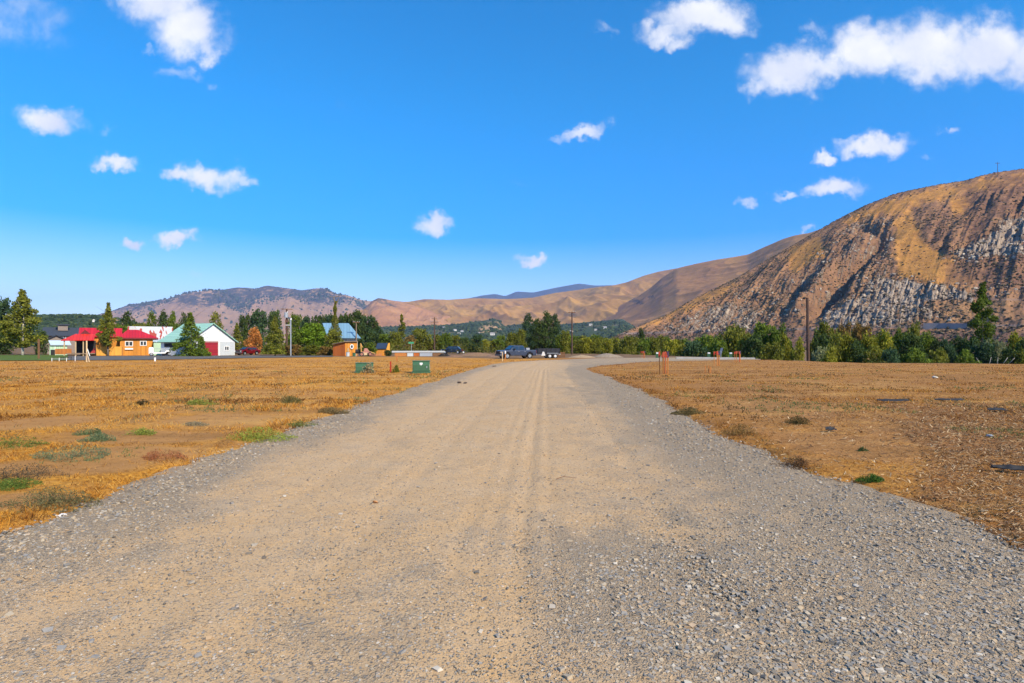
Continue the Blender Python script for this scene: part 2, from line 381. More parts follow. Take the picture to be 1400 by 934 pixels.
def blobs(P, S, base, faces, jit=0.35, flat=(0.5, 0.9), seed=1):
    """P (n,3) centres, S (n) radii -> vertices, faces"""
    r = np.random.default_rng(seed); n = len(P)
    V = base[None] * (1 + jit * (r.random((n, len(base), 1)) - 0.5) * 2) + jit * 0.4 * (r.random((n, len(base), 3)) - 0.5)
    sc = np.stack([1 + 0.5 * r.random(n), 0.75 + 0.4 * r.random(n), flat[0] + (flat[1] - flat[0]) * r.random(n)], -1)
    V = V * (sc * S[:, None])[:, None, :]
    tl = (r.random(n) - .5) * 0.9; c, s = np.cos(tl)[:, None], np.sin(tl)[:, None]
    V = np.stack([V[..., 0], V[..., 1] * c - V[..., 2] * s, V[..., 1] * s + V[..., 2] * c], -1)
    V = rotz(V, r.random(n) * 6.283) + P[:, None, :]
    Fc = faces[None] + (np.arange(n) * len(base))[:, None, None]
    return V.reshape(-1, 3), Fc.reshape(-1, faces.shape[1])
N = 300000
yy = np.exp(RNG.uniform(math.log(2.7), math.log(34), N)); xx = RNG.uniform(-1.0, 1.0, N) * yy
dr = -sdist(xx, yy, ROADPOLY)
qq = xx - np.interp(yy, RUT_Y, RUT_X)
nn1 = fbm(xx * 0.8, yy * 0.35, 4, 21); nn2 = fbm(xx * 2.6, yy * 2.0, 4, 25)
gg = ss(-0.2, 3.0, qq + 1.6 * (nn1 - 0.5)) * 0.75 + (1 - ss(0.5, 1.7, dr + 1.2 * (nn1 - .5))) * 0.8 + 0.6 * (nn2 - 0.5) + 0.12 * ss(0.50, 0.72, nn1) + 0.35 * (1 - ss(3.5, 9, yy)) * nn2 * 1.6 + .7 * np.exp(-(((xx - 1.2) / 1.0) ** 2 + ((yy - 4.7) / 1.1) ** 2))
berm = np.exp(-((dr - 0.25) / 0.3) ** 2)
gg = np.clip(gg + 0.4 * berm, 0, 1.1) ** 1.4
keep = (RNG.random(N) < 0.26 + 0.60 * gg) & (dr > -0.35 + 0.3 * RNG.random(N))
xx, yy, gg, dr = xx[keep], yy[keep], gg[keep], dr[keep]
n = len(xx)
S = 0.0030 + 0.0125 * RNG.random(n) ** 3.8 * (0.6 + 0.7 * gg)
S = S * np.clip(yy / 9, 1, 1.5)
big = RNG.random(n) < 0.006; S = np.where(big & (yy < 14), 0.014 + 0.016 * RNG.random(n), S)
Z = 0.012 + 0.012 * gg + S * 0.15 - 0.03 * (1 - ss(-0.45, 0.25, dr)) + 0.03 * ss(0.1, -0.3, dr)
V, Fc = blobs(np.stack([xx, yy, Z], -1), S, CUB, CUF, 0.30, (0.35, 0.75), 3)
rv = np.repeat(RNG.random(n), len(CUF))
me = np_mesh('gravel', V, Fc, {'tone': ('FACE', rv)})
t = NT('crushed_stone')
c = t.ramp(t.attr('tone'), [(0.0, (0.07, 0.068, 0.07)), (0.2, (0.17, 0.17, 0.175)), (0.36, (0.24, 0.245, 0.26)), (0.52, (0.34, 0.305, 0.265)), (0.72, (0.42, 0.345, 0.25)), (0.86, (0.40, 0.27, 0.16)), (0.95, (0.40, 0.37, 0.34)), (1.0, (0.62, 0.57, 0.50))])
c = t.mix(t.noise(t.pos(), 90, 3), c, t.mix(0.35, c, (0.42, 0.33, 0.22)))
c = t.mix(1.0, c, (1.0, .97, .90), 'MULTIPLY')
tag(link('gravel', me, t.bsdf(c, 0.85, t.noise(t.pos(), 200, 2), 0.2, 0.003, spec=0.25)), 'loose crushed gravel lying over the dirt road', 'gravel', kind='stuff')

# ------------------------------------------------------------ straw and stubble
def blades(name, X, Y, Zb, hgt, wid, lean, tone, mat, label, cat):
    n = len(X); a = RNG.random(n) * 6.283; b = RNG.random(n) * 6.283
    dx, dy = np.cos(a) * wid / 2, np.sin(a) * wid / 2
    lx, ly = np.cos(b) * hgt * lean, np.sin(b) * hgt * lean
    hz = hgt * np.sqrt(np.clip(1 - lean ** 2, 0.02, 1))
    z0 = Zb - 0.01
    P0 = np.stack([X - dx, Y - dy, z0], -1); P1 = np.stack([X + dx, Y + dy, z0], -1)
    M0 = np.stack([X - dx * .7 + lx * .45, Y - dy * .7 + ly * .45, z0 + hz * .62], -1); M1 = np.stack([X + dx * .7 + lx * .45, Y + dy * .7 + ly * .45, z0 + hz * .62], -1)
    T = np.stack([X + lx, Y + ly, z0 + hz], -1); T2 = T + np.stack([dx * .2, dy * .2, 0 * dx], -1)
    V = np.stack([P0, P1, M1, M0, T2, T], 1).reshape(-1, 3)
    i = (np.arange(n) * 6)[:, None]
    Fc = np.concatenate([i + np.array([[0, 1, 2, 3]]), i + np.array([[3, 2, 4, 5]])], 1).reshape(-1, 4)
    me = np_mesh(name, V, Fc, {'tone': ('FACE', np.repeat(tone, 2))})
    return tag(link(name, me, mat), label, cat, kind='stuff')
t = NT('dry_straw')
c = t.ramp(t.attr('tone'), [(0.0, (0.10, 0.036, 0.010)), (0.25, (0.34, 0.125, 0.014)), (0.55, (0.68, 0.305, 0.034)), (0.82, (0.80, 0.48, 0.12)), (0.9, (0.20, 0.15, 0.10)), (0.97, (0.16, 0.17, 0.06)), (1.0, (0.14, 0.18, 0.06))])
M_STRAW = t.bsdf(c, 0.8, spec=0.15, trans=c)
N = 620000
Y_ = np.exp(RNG.uniform(math.log(4.2), math.log(76), N)); X_ = RNG.uniform(-1.02, 1.02, N) * Y_
d_ = sdist(X_, Y_, ROADPOLY)
cl = fbm(X_ * 1.6, Y_ * 1.1, 4, 41) + 0.30 * (fbm(X_ * 7, Y_ * 7, 2, 44) - .5)
bar = np.zeros(N)
for (bx, by, rx, ry) in BARE: bar = np.maximum(bar, np.exp(-(((X_ - bx) / rx) ** 2 + ((Y_ - by) / ry) ** 2)))
edgeb = np.exp(-((d_ - 0.35) / 0.35) ** 2)
rp = HZ + F * H / Y_; fe = np.interp(X_ / Y_ * F + 700, [0, 180, 260, 430, 560, 680, 780, 1000, 1180, 1400], [493.5, 493.3, 491.8, 488.6, 488.2, 491, 490, 491, 496.5, 498])
mul_ = ss(5.2, 7.6, X_ - 0.55 * (Y_ - 7) + 1) * (1 - ss(13, 24, Y_))
pr = ss(0.36, 0.60, cl) * 0.9 + 0.10 + 0.6 * edgeb
pr = pr * (.35 + .65 * ss(.36, .56, fbm(X_ * .16, Y_ * .55, 4, 79))) * (1 - 0.93 * ss(.3, .75, bar + .35 * (cl - .5))) * (1 - 0.2 * mul_) * (1 - 0.12 * (X_ > 3))
k = (d_ + 1.0 * (fbm(X_ * 1.3, Y_ * 1.3, 3, 131) - .5) > 0.0 + 0.2 * RNG.random(N)) & (RNG.random(N) < pr) & (rp > fe - 0.1)
X_, Y_, d_, cl, edgeb = X_[k], Y_[k], d_[k], cl[k], edgeb[k]
n = len(X_)
hg = (0.025 + 0.070 * RNG.random(n) ** 1.6) * (0.75 + 0.9 * ss(0.45, 0.7, cl) + 0.5 * edgeb)
hg = hg * np.clip(Y_ / 12, 0.9, 1.5) * np.where(X_ > 3, 0.7, 1.0)
wd = (0.004 + 0.004 * RNG.random(n)) * np.clip(Y_ / 7, 1, 5)
tone = np.clip(0.47 + 0.55 * (fbm(X_ * .45, Y_ * .35, 3, 71) - .5) * 2 + 0.75 * (fbm(X_ * .10, Y_ * .5, 4, 73) - .5) + RNG.normal(0, 0.23, n) - np.where(X_ > 3, 0.17 + .18 * np.exp(-(d_ / 1.3) ** 2), .10 * np.exp(-(d_ / .7) ** 2)) - .34 * ss(.52, .64, fbm(X_ * 1.1, Y_ * .8, 4, 121)) * RNG.random(n), 0, 0.88)
odd = vn(X_ * .8, Y_ * .6, 77) > 0.80
tone = np.where(odd & (RNG.random(n) < .5), RNG.uniform(.88, 1, n), tone); tone = np.where(RNG.random(n) < .10, RNG.uniform(0, .15, n), tone)
blades('dry_grass', X_, Y_, field_h(X_, Y_, d_), hg, wd, RNG.uniform(0.55, 0.995, n), tone, M_STRAW, 'golden dry straw and stubble covering both fields', 'dry grass')

# low weeds mixed into the verge and the left field
N = 300000
Y_ = np.exp(RNG.uniform(math.log(4.6), math.log(45), N)); X_ = RNG.uniform(-1.02, 1.02, N) * Y_
d_ = sdist(X_, Y_, ROADPOLY)
wn_ = fbm(X_ * .55, Y_ * .40, 4, 101); wn2 = fbm(X_ * 4, Y_ * 3, 3, 103)
k = (d_ > .05) & (RNG.random(N) < ss(.56, .70, wn_) * ss(.42, .60, wn2) * np.where(X_ < 0, 1, .85) * .9)
X_, Y_, d_ = X_[k], Y_[k], d_[k]; n = len(X_)
kind_ = fbm(X_ * .35, Y_ * .3, 2, 107)
tone = np.clip(RNG.normal(.5, .16, n) + (kind_ - .5) * 1.8, 0, 1)
t = NT('low_weed_leaves'); c = t.ramp(t.attr('tone'), [(0, (0.10, 0.065, 0.035)), (.3, (0.19, 0.12, 0.05)), (.5, (0.24, 0.19, 0.06)), (.7, (0.17, 0.19, 0.06)), (1, (0.13, 0.17, 0.07))]); M_WEED = t.bsdf(c, .85, spec=.1, trans=c)
blades('low_weeds', X_, Y_, field_h(X_, Y_, d_), (.02 + .05 * RNG.random(n)) * np.clip(Y_ / 10, .9, 1.5), (.008 + .008 * RNG.random(n)) * np.clip(Y_ / 7, 1, 5), RNG.uniform(.2, .95, n), tone, M_WEED, 'olive and brown low weeds mixed into the dry grass', 'low weeds')
# wood-chip and straw litter on the right
N = 75000
Y_ = np.exp(RNG.uniform(math.log(4.4), math.log(24), N)); X_ = RNG.uniform(0.25, 1.05, N) * Y_
d_ = sdist(X_, Y_, ROADPOLY)
mul_ = ss(0.25, 0.7, ss(5.2, 7.6, X_ - 0.55 * (Y_ - 7) + 2 * fbm(X_ * .5, Y_ * .5, 3, 33)) * (1 - ss(13, 24, Y_)))
k = (d_ > 0.05) & (RNG.random(N) < 0.18 + 0.8 * mul_)
X_, Y_, d_ = X_[k], Y_[k], d_[k]; n = len(X_)
CH = np.array([(-1,-1,0),(1,-.7,0),(1,1,0.3),(-1,.8,0.3),(-1,-1,-1),(1,-.7,-1),(1,1,-.7),(-1,.8,-.7)], float)
CHF = np.array([(0,1,2,3),(0,4,5,1),(1,5,6,2),(2,6,7,3),(3,7,4,0)])
ln = (0.012 + 0.03 * RNG.random(n) ** 2) * np.clip(Y_ / 8, 1, 1.8); r_ = np.random.default_rng(5)
V = CH[None] * np.stack([ln, ln * r_.uniform(.06, .22, n), ln * 0.08], -1)[:, None, :]
tl = r_.normal(0, 0.35, n); c_, s_ = np.cos(tl)[:, None], np.sin(tl)[:, None]
V = np.stack([V[..., 0] * c_ - V[..., 2] * s_, V[..., 1], V[..., 0] * s_ + V[..., 2] * c_], -1)
V = rotz(V, r_.random(n) * 6.283) + np.stack([X_, Y_, field_h(X_, Y_, d_) + 0.012], -1)[:, None, :]
me = np_mesh('wood_chips', V.reshape(-1, 3), (CHF[None] + (np.arange(n) * 8)[:, None, None]).reshape(-1, 4), {'tone': ('FACE', np.repeat(np.clip(r_.normal(.42, .25, n), 0, .86), 5))})
t = NT('wood_chip_litter'); c = t.ramp(t.attr('tone'), [(0, (.06,.028,.014)), (.3, (.20,.10,.045)), (.6, (.42,.25,.11)), (.86, (.66,.47,.26))]); M_CHIP = t.bsdf(c, .8, spec=.15)
tag(link('wood_chips', me, M_CHIP), 'brown and straw coloured wood chips and litter in the right field', 'wood chips', kind='stuff')
# ------------------------------------------------------------ hills: real slopes rising from foot to ridge
HILLS = {}
def hill(name, pts, footY, z0, prof, disp, mat, x0, x1, nx, nt, back=0.6, extra=None, tag_kind='structure'):
    """pts = [(x, y, Y)] ridge line; footY(x)->distance of the foot; prof(t)->0..1; disp(x,t,X,Y)->m"""
    xs = np.linspace(x0, x1, nx); pts = np.array(pts, float)
    yr = np.interp(xs, pts[:, 0], pts[:, 1]); Yr = np.interp(xs, pts[:, 0], pts[:, 2])
    k = max(1, int(nx * 4 / (x1 - x0))); ker = np.hanning(2 * k + 3); ker /= ker.sum()
    yr = np.convolve(np.pad(yr, k + 1, mode='edge'), ker, 'valid'); Yr2 = np.convolve(np.pad(Yr, 6 * k, mode='edge'), np.ones(12 * k + 1) / (12 * k + 1), 'valid')
    Yr = Yr2[:nx]
    zr = H + (HZ - yr) / F * Yr
    Yf = footY(xs)
    t = np.concatenate([np.linspace(0, 1, nt), 1 + np.linspace(0, 1, 14)[1:]])
    T, XP = np.meshgrid(t, xs, indexing='ij')
    Yg = Yf + (Yr - Yf) * np.minimum(T, 1) + (Yr - Yf) * back * np.maximum(T - 1, 0)
    Xg = (XP - 700) / F * Yg
    base = np.where(T <= 1, prof(np.minimum(T, 1), XP), 1 - (np.maximum(T - 1, 0)) ** 1.5)
    fade = np.where(T <= 1, np.clip(np.minimum(T / 0.06, (1 - T) / 0.10), 0, 1), 0)
    Z = z0 + (zr - z0) * base + disp(XP, T, Xg, Yg) * fade * np.clip((zr - z0) / 60, 0, 1)
    # keep the visible outline: nothing on the near slope may stand above the ridge line of its column
    lim = H + (zr - H) / Yr * Yg
    Z = np.where(T <= 1, np.minimum(Z, lim - (1 - T) * 0.4), np.minimum(Z, lim - 2))
    V = np.stack([Xg, Yg, Z], -1)
    YP = HZ - (Z - H) / Yg * F
    at_ = {'tpar': ('POINT', np.clip(T, 0, 1).ravel())}
    if extra:
        for kx, a in extra(XP, YP, T, Xg, Yg, Z).items():
            at_[kx] = ('POINT', a.reshape(-1, 3) if a.ndim == 3 else a.ravel())
    me = np_mesh(name, V.reshape(-1, 3), grid_faces(len(t), nx), at_, smooth=True)
    o = tag(link(name, me, mat), kind=tag_kind)
    HILLS[name] = (xs, t, Xg, Yg, Z, YP)
    return o
def on_hill(name, x, y):
    """point of the slope that is seen at photo pixel (x, y)"""
    xs, t, Xg, Yg, Z, YP = HILLS[name]
    i = int(np.clip(np.searchsorted(xs, x), 1, len(xs) - 1)); nt = int((t <= 1).sum())
    col = YP[:nt, i]; j = int(np.argmax(col <= y)) if (col <= y).any() else nt - 1
    return float(Xg[j, i]), float(Yg[j, i]), float(Z[j, i])
def inpoly(x, y, poly): return sdist(x, y, poly) < 0
def softpoly(x, y, poly, soft): return 1 - ss(-soft, soft, sdist(x, y, poly))

GRASS1 = (0.36, 0.20, 0.075)
def hill_mat(name, grass_a, grass_b, dark, dark_amt, shrub, scale, stretch=(1, 1, 1), shrub_scale=None, shrub_th=0.62):
    t = NT(name); p = t.pos()
    n1 = t.noise(p, scale, 6, 0.6); n2 = t.noise(p, scale * 6, 5, 0.65); n3 = t.noise(p, scale * 30, 4, 0.7)
    c = t.mix(t.mr(n1, 0.35, 0.65), grass_a, grass_b)
    c = t.mix(t.mr(n2, 0.35, 0.75, 0, 0.5), c, tuple(x * 0.62 for x in grass_a))
    fo = t.attr('forest')
    f = t.math('ADD', fo, t.math('MULTIPLY', t.math('SUBTRACT', t.math('ADD', t.math('MULTIPLY', n2, .6), t.math('MULTIPLY', n3, .4)), 0.5), 2.2))
    f = t.mr(f, 0.45, 0.60)
    c = t.mix(t.math('MULTIPLY', f, dark_amt), c, dark); c = t.mix(t.math('MULTIPLY', t.mr(n3, .56, .66), .35), c, tuple(x * .45 for x in grass_a))
    return t.bsdf(c, 0.95, t.math('ADD', n2, t.math('MULTIPLY', n3, .6)), 0.6, 0.12 / scale * 0.15, spec=0.05)

# --- far blue ridge
def ex_far(XP, YP, T, X, Y, Z): return {'forest': 0.72 + 0 * XP}
hill('far_ridge_hill', [(560,417,15500),(600,411,15500),(637,408.5,15500),(660,404,15500),(677,402,15500),(691,405,15500),(706,398.6,15500),(729,400,15500),(757,394,15500),(791,387.7,15500),(814,390.5,15500),(837,390,15500),(880,395,15500),(960,398,15500),(1060,410,15500)],
     lambda x: 12500 + 0 * x, -20, lambda T, x: T ** 0.9, lambda x, T, X, Y: 260 * (rid(X / 900, Y / 1500, 4, 3) - .55),
     hill_mat('far_forest', (0.12, 0.085, 0.06), (0.09, 0.08, 0.06), (0.018, 0.035, 0.03), .95, None, 0.0012), 540, 1080, 260, 60, extra=ex_far)
# --- left mountain with pine forest along its crest
LR = [(60,446),(110,436),(130,431),(156,424),(178,416),(200,414),(221,411),(244,404),(262,400),(287,397),(305,396),(324,393),(338,393.5),(350,395),(358,392),(366,390.5),(384,393),(400,395),(413,397),(430,394.5),(441,394),(452,398),(461,403),(476,404),(493,410),(507,412),(530,418),(600,430),(680,450)]
FOR_L = [(120,420),(180,410),(250,398),(330,388),(380,386),(440,388),(470,400),(500,412),(520,430),(455,418),(430,424),(400,409),(350,414),(330,428),(300,420),(270,424),(230,416),(190,428),(150,430)]
def ex_l(XP, YP, T, X, Y, Z):
    f = softpoly(XP, YP, FOR_L, 15) * 0.60 + 0.05
    g = rid(XP / 14 + YP / 40, YP / 60, 3, 5)
    f = f + 0.35 * (g - 0.5) * softpoly(XP, YP, FOR_L, 26)
    f = np.maximum(f, 0.75 * ss(0.93, 0.99, T) * (XP < 470))
    return {'forest': f}
hill('pine_mountain_hill', [(x, y, 8600) for x, y in LR], lambda x: 5200 + 0 * x, -15, lambda T, x: 0.25 * T + 0.75 * T ** 1.35,
     lambda x, T, X, Y: 300 * (rid(X / 900 + Y / 2600, Y / 2400, 5, 13) - .58),
     hill_mat('pine_mountain', (0.34, 0.20, 0.105), (0.42, 0.25, 0.12), (0.028, 0.042, 0.035), .92, None, 0.002), 40, 700, 520, 260, extra=ex_l)
hill('left_spur_hill', [(470,446,5600),(490,430,5600),(500,421,5600),(508,412,5600),(517,407.5,5600),(524,408.5,5600),(537,411,5600),(546,412,5600),(560,415,5600),(575,421,5600),(600,428,5600),(630,436,5600),(660,446,5600),(700,458,5600)],
     lambda x: 3200 + 0 * x, -10, lambda T, x: T ** 1.0, lambda x, T, X, Y: 130 * (rid(X / 380, Y / 900, 5, 33) - .58),
     hill_mat('spur_grass', (0.34, 0.160, 0.070), (0.47, 0.24, 0.095), (0.05, 0.06, 0.04), .85, None, 0.004), 468, 700, 280, 160,
     extra=lambda XP, YP, T, X, Y, Z: {'forest': 0.12 + 0.5 * softpoly(XP, YP, [(500,404),(522,402),(532,414),(548,420),(546,424),(528,418),(505,412)], 4)})
# --- golden middle hills
MR = [(440,440),(480,428),(515,418),(537,413),(560,412.5),(580,409),(614,410),(640,408),(660,408),(689,409),(705,408.5),(729,407),(757,401),(786,397),(814,393),(840,390),(857,386),(880,377),(900,371.5),(925,367),(960,362),(1000,360),(1060,360),(1140,370)]
hill('golden_hills', [(x, y, 6300 - max(0, x - 700) * 3.2) for x, y in MR], lambda x: 3300 - np.maximum(0, x - 700) * 1.0, -10, lambda T, x: 0.35 * T + 0.65 * T ** 1.3,
     lambda x, T, X, Y: 260 * (rid((X + 0.35 * Y) / 620, (Y - .2 * X) / 1500, 5, 21) - .6),
     hill_mat('golden_grass', (0.31, 0.155, 0.042), (0.50, 0.270, 0.060), (0.10, 0.09, 0.055), .7, None, 0.003), 430, 1150, 620, 240,
     extra=lambda XP, YP, T, X, Y, Z: {'forest': 0.10 + 0.2 * ss(.52, .6, fbm(X / 500, Y / 700, 3, 2)) })
# --- brown hill behind the big one
BR = [(790,446),(815,436),(840,421),(857,413),(874,404),(890,393),(905,380),(925,367),(950,361),(980,355),(1000,352),(1023,348),(1040,340),(1054,334),(1070,327),(1086,322),(1107,318.5),(1125,312),(1180,300),(1300,280)]
ex_b = lambda XP, YP, T, X, Y, Z: {'forest': 0.14 + 0.5 * np.maximum(softpoly(XP, YP, [(852,410),(868,407),(882,414),(878,418),(860,414)], 3), softpoly(XP, YP, [(885,404),(893,402),(896,408),(886,409)], 2))}
hill('brown_hill', [(x, y, 4700 - (x - 800) * 5.2 if x < 1130 else 2980) for x, y in BR], lambda x: 3000 - np.clip(x - 800, 0, 300) * 4.2, -8, lambda T, x: 0.5 * T + 0.5 * T ** 1.4,
     lambda x, T, X, Y: 120 * (rid((X + .6 * Y) / 420, (Y - .4 * X) / 1100, 5, 51) - .6),
     hill_mat('brown_grass', (0.30, 0.145, 0.055), (0.42, 0.215, 0.065), (0.045, 0.045, 0.035), .8, None, 0.004), 785, 1300, 520, 220, extra=ex_b)

# --- the big rocky hill on the right
BIG = [(836,462),(850,455.5),(880,443),(909,432),(932,418),(956,405),(982,392),(1007,381),(1036,363),(1066,346),(1096,329),(1125,312),(1145,300),(1164,291),(1184,281),(1204,273),(1222,266),(1243,261),(1282,253),(1321,247),(1340,241),(1361,236),(1400,231),(1460,224),(1560,214),(1700,208),(1850,215)]
GOLD = [[(1150,302),(1204,277),(1282,257),(1400,235),(1560,220),(1560,240),(1400,254),(1300,268),(1215,292),(1170,306)], [(1222,298),(1252,298),(1264,330),(1300,352),(1312,385),(1262,384),(1226,376)], [(1296,272),(1326,268),(1330,290),(1306,296)], [(1190,284),(1262,262),(1290,260),(1290,272),(1240,282),(1250,300),(1215,290)], [(1082,335),(1122,322),(1130,345),(1085,372),(1075,360)], [(1268,376),(1330,376),(1330,390),(1270,390)], [(870,449),(960,404),(1005,383),(1010,390),(960,416),(905,440)]]
ROCK = [([(1146,312),(1168,300),(1212,300),(1222,330),(1226,376),(1262,386),(1330,392),(1400,392),(1400,404),(1300,412),(1180,416),(1060,440),(1010,440),(1060,400),(1110,352)], .52),
        ([(1405,286),(1378,296),(1350,322),(1300,345),(1290,352),(1330,356),(1405,350)], .9),
        ([(1120,452),(1128,424),(1170,404),(1196,378),(1262,382),(1330,398),(1330,412),(1262,414),(1300,436),(1240,442),(1180,452)], .85),
        ([(900,452),(936,434),(968,420),(1002,408),(1036,420),(1042,446),(980,456)], .70),
        ([(1000,400),(1060,384),(1090,400),(1060,430),(1010,430)], .5), ([(1160,296),(1196,292),(1222,304),(1212,320),(1170,318)], .6)]
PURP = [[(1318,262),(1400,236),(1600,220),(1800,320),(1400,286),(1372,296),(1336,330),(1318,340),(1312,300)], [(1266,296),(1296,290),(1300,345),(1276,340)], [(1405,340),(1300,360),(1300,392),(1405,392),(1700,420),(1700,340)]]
def bigmask(XP, YP, polys, soft, jit, sd):
    jx = jit * (fbm(XP / 9, YP / 9, 4, sd) - .5) * 2; jy = jit * (fbm(XP / 9, YP / 9, 4, sd + 50) - .5) * 2
    m = np.zeros(XP.shape)
    for p in polys: m = np.maximum(m, softpoly(XP + jx, YP + jy, p, soft))
    return m
def big_disp(x, T, X, Y):
    # gullies run down-slope and lean to the left
    u = x - 150 * T
    g = rid(u / 46 + 0.5 * (fbm(x / 60, T * 3, 3, 8) - .5), T * 1.3, 4, 61, .55)
    r = rid(X / 26, Y / 26, 5, 71, .6)
    rock = np.zeros(x.shape)
    return 26 * (g - .62) * ss(0.0, 0.3, T) * (1 - .6 * ss(.55, .85, T)) + 8 * (r - .55) * (1 - .5 * ss(.6, .9, T))
def bprof(T, x):
    # steep foot with a cut bench for the highway, long slope, rounded top
    s = 0.62 * np.sin(T * math.pi / 2) ** 1.05 + 0.38 * T
    return s
def ex_big(XP, YP, T, X, Y, Z):
    rk = np.zeros(XP.shape)
    for p, s in ROCK: rk = np.maximum(rk, s * bigmask(XP, YP, [p], 7, 9, 4))
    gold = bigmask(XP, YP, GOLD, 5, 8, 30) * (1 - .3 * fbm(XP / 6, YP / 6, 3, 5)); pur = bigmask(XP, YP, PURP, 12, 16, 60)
    u = (XP - 150 * T) / 10.0
    flow = np.stack([u, T * 9, 0 * u], -1)
    hw = np.exp(-((YP - np.interp(XP, [860, 1000, 1130, 1210, 1270, 1320, 1400, 1700], [456, 452, 449, 447, 447, 446, 445, 443])) / 1.4) ** 2)
    hw = np.maximum(hw, .6 * np.exp(-((YP - np.interp(XP, [1130, 1210, 1260, 1330, 1400, 1700], [425, 416, 411, 408, 410, 415])) / 1.2) ** 2) * ss(1190, 1230, XP))
    foot = ss(452, 458, YP)
    return {'rock': rk, 'gold': gold, 'purple': pur, 'flow': flow, 'road': hw, 'footz': foot}
t = NT('rocky_hillside'); p = t.pos(); fl = t.attr('flow', 'Vector')
n1 = t.noise(p, 0.012, 6, .65); n2 = t.noise(p, 0.07, 5, .65); n3 = t.noise(p, 0.35, 4, .7); nf = t.noise(fl, 1.1, 6, .65); nf2 = t.noise(fl, 3.2, 5, .7)
c = t.ramp(t.math('ADD', t.math('MULTIPLY', n1, .5), t.math('MULTIPLY', n2, .5)), [(.34, (0.13, 0.075, 0.052)), (.50, (0.25, 0.142, 0.080)), (.68, (0.37, 0.215, 0.100))])
c = t.mix(t.math('MULTIPLY', t.attr('gold'), .85), c, t.ramp(n2, [(.3, (0.36, 0.17, 0.038)), (.7, (0.58, 0.29, 0.060))]))
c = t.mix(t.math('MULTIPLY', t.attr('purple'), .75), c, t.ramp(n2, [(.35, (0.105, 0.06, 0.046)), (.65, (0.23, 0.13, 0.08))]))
c = t.mix(t.attr('footz'), c, t.ramp(n3, [(.3, (0.12, 0.068, 0.05)), (.7, (0.24, 0.14, 0.095))]))
rf = t.math('ADD', t.attr('rock'), t.math('MULTIPLY', t.math('SUBTRACT', t.math('ADD', t.math('MULTIPLY', nf, .5), t.math('ADD', t.math('MULTIPLY', nf2, .3), t.math('MULTIPLY', n2, .2))), .5), 3.2))
rf = t.mr(rf, .58, .80)
rc = t.ramp(t.math('ADD', t.math('MULTIPLY', nf2, .55), t.math('MULTIPLY', n3, .45)), [(.32, (0.10, 0.08, 0.07)), (.44, (0.25, 0.20, 0.165)), (.55, (0.40, 0.33, 0.26)), (.70, (0.62, 0.54, 0.43))])
c = t.mix(rf, c, rc)
spk = t.mr(t.noise(p, 0.22, 3, .6), .60, .66)
c = t.mix(t.math('MULTIPLY', spk, .6), c, (0.075, 0.058, 0.035))
c = t.mix(t.math('MULTIPLY', t.attr('road'), .8), c, (0.20, 0.17, 0.165))
hb = t.math('ADD', t.math('MULTIPLY', n2, .5), t.math('ADD', t.math('MULTIPLY', n3, .35), t.math('MULTIPLY', t.math('MULTIPLY', nf2, rf), 1.3)))
c = t.mix(1.0, c, (1.03, .97, .90), 'MULTIPLY')
M_BIG = t.bsdf(c, .95, hb, 1.0, 2.6, spec=.08)
def bigY(x): return np.interp(x, [836, 900, 1000, 1125, 1204, 1400, 1850], [960, 1060, 1180, 1250, 1250, 1180, 1100])
def bigF(x): return np.interp(x, [836, 900, 1000, 1125, 1204, 1400, 1850], [900, 800, 700, 610, 560, 470, 390])
# rock faces stand out as ledges: displacement that follows the rock mask
_xs = np.linspace(836, 1850, 860)
def big_disp2(x, T, X, Y):
    d = big_disp(x, T, X, Y)
    zr = H + (HZ - np.interp(x, [p[0] for p in BIG], [p[1] for p in BIG])) / F * bigY(x)
    YPa = HZ - ((-6 + (zr + 6) * bprof(T, x)) - H) / Y * F
    rk = np.zeros(x.shape)
    for p, s in ROCK: rk = np.maximum(rk, s * softpoly(x, YPa, p, 8))
    gold = np.zeros(x.shape)
    for p in GOLD: gold = np.maximum(gold, softpoly(x, YPa, p, 8))
    u = x - 150 * T
    led = rid(u / 9.0, T * 14, 5, 91, .62) + .6 * rid(X / 14, Y / 10, 3, 93, .6)
    d = d * (1 - .75 * gold) + rk * 12 * (led - .85) + rk * 5 * (rid(X / 6, Y / 5, 3, 97, .6) - .6)
    # step of the shadowed cliff above the lower left, the dark hollow beside the golden slope
    d = d - 16 * np.exp(-(((x - 1188) / 16) ** 2 + ((YPa - 316) / 12) ** 2)) - 22 * np.exp(-((x - (1214 - (YPa - 320) * 0.95)) / 11.0) ** 2) * ss(312, 330, YPa) * (1 - ss(420, 440, YPa))
    d = d + 14 * np.exp(-((x - (1190 - (YPa - 320) * 0.95)) / 12.0) ** 2) * ss(312, 330, YPa) * (1 - ss(420, 440, YPa))
    return d
hill('rocky_hill', [(x, y, bigY(x)) for x, y in BIG], bigF, -6, bprof, big_disp2, M_BIG, 836, 1850, 900, 520, back=.8, extra=ex_big)

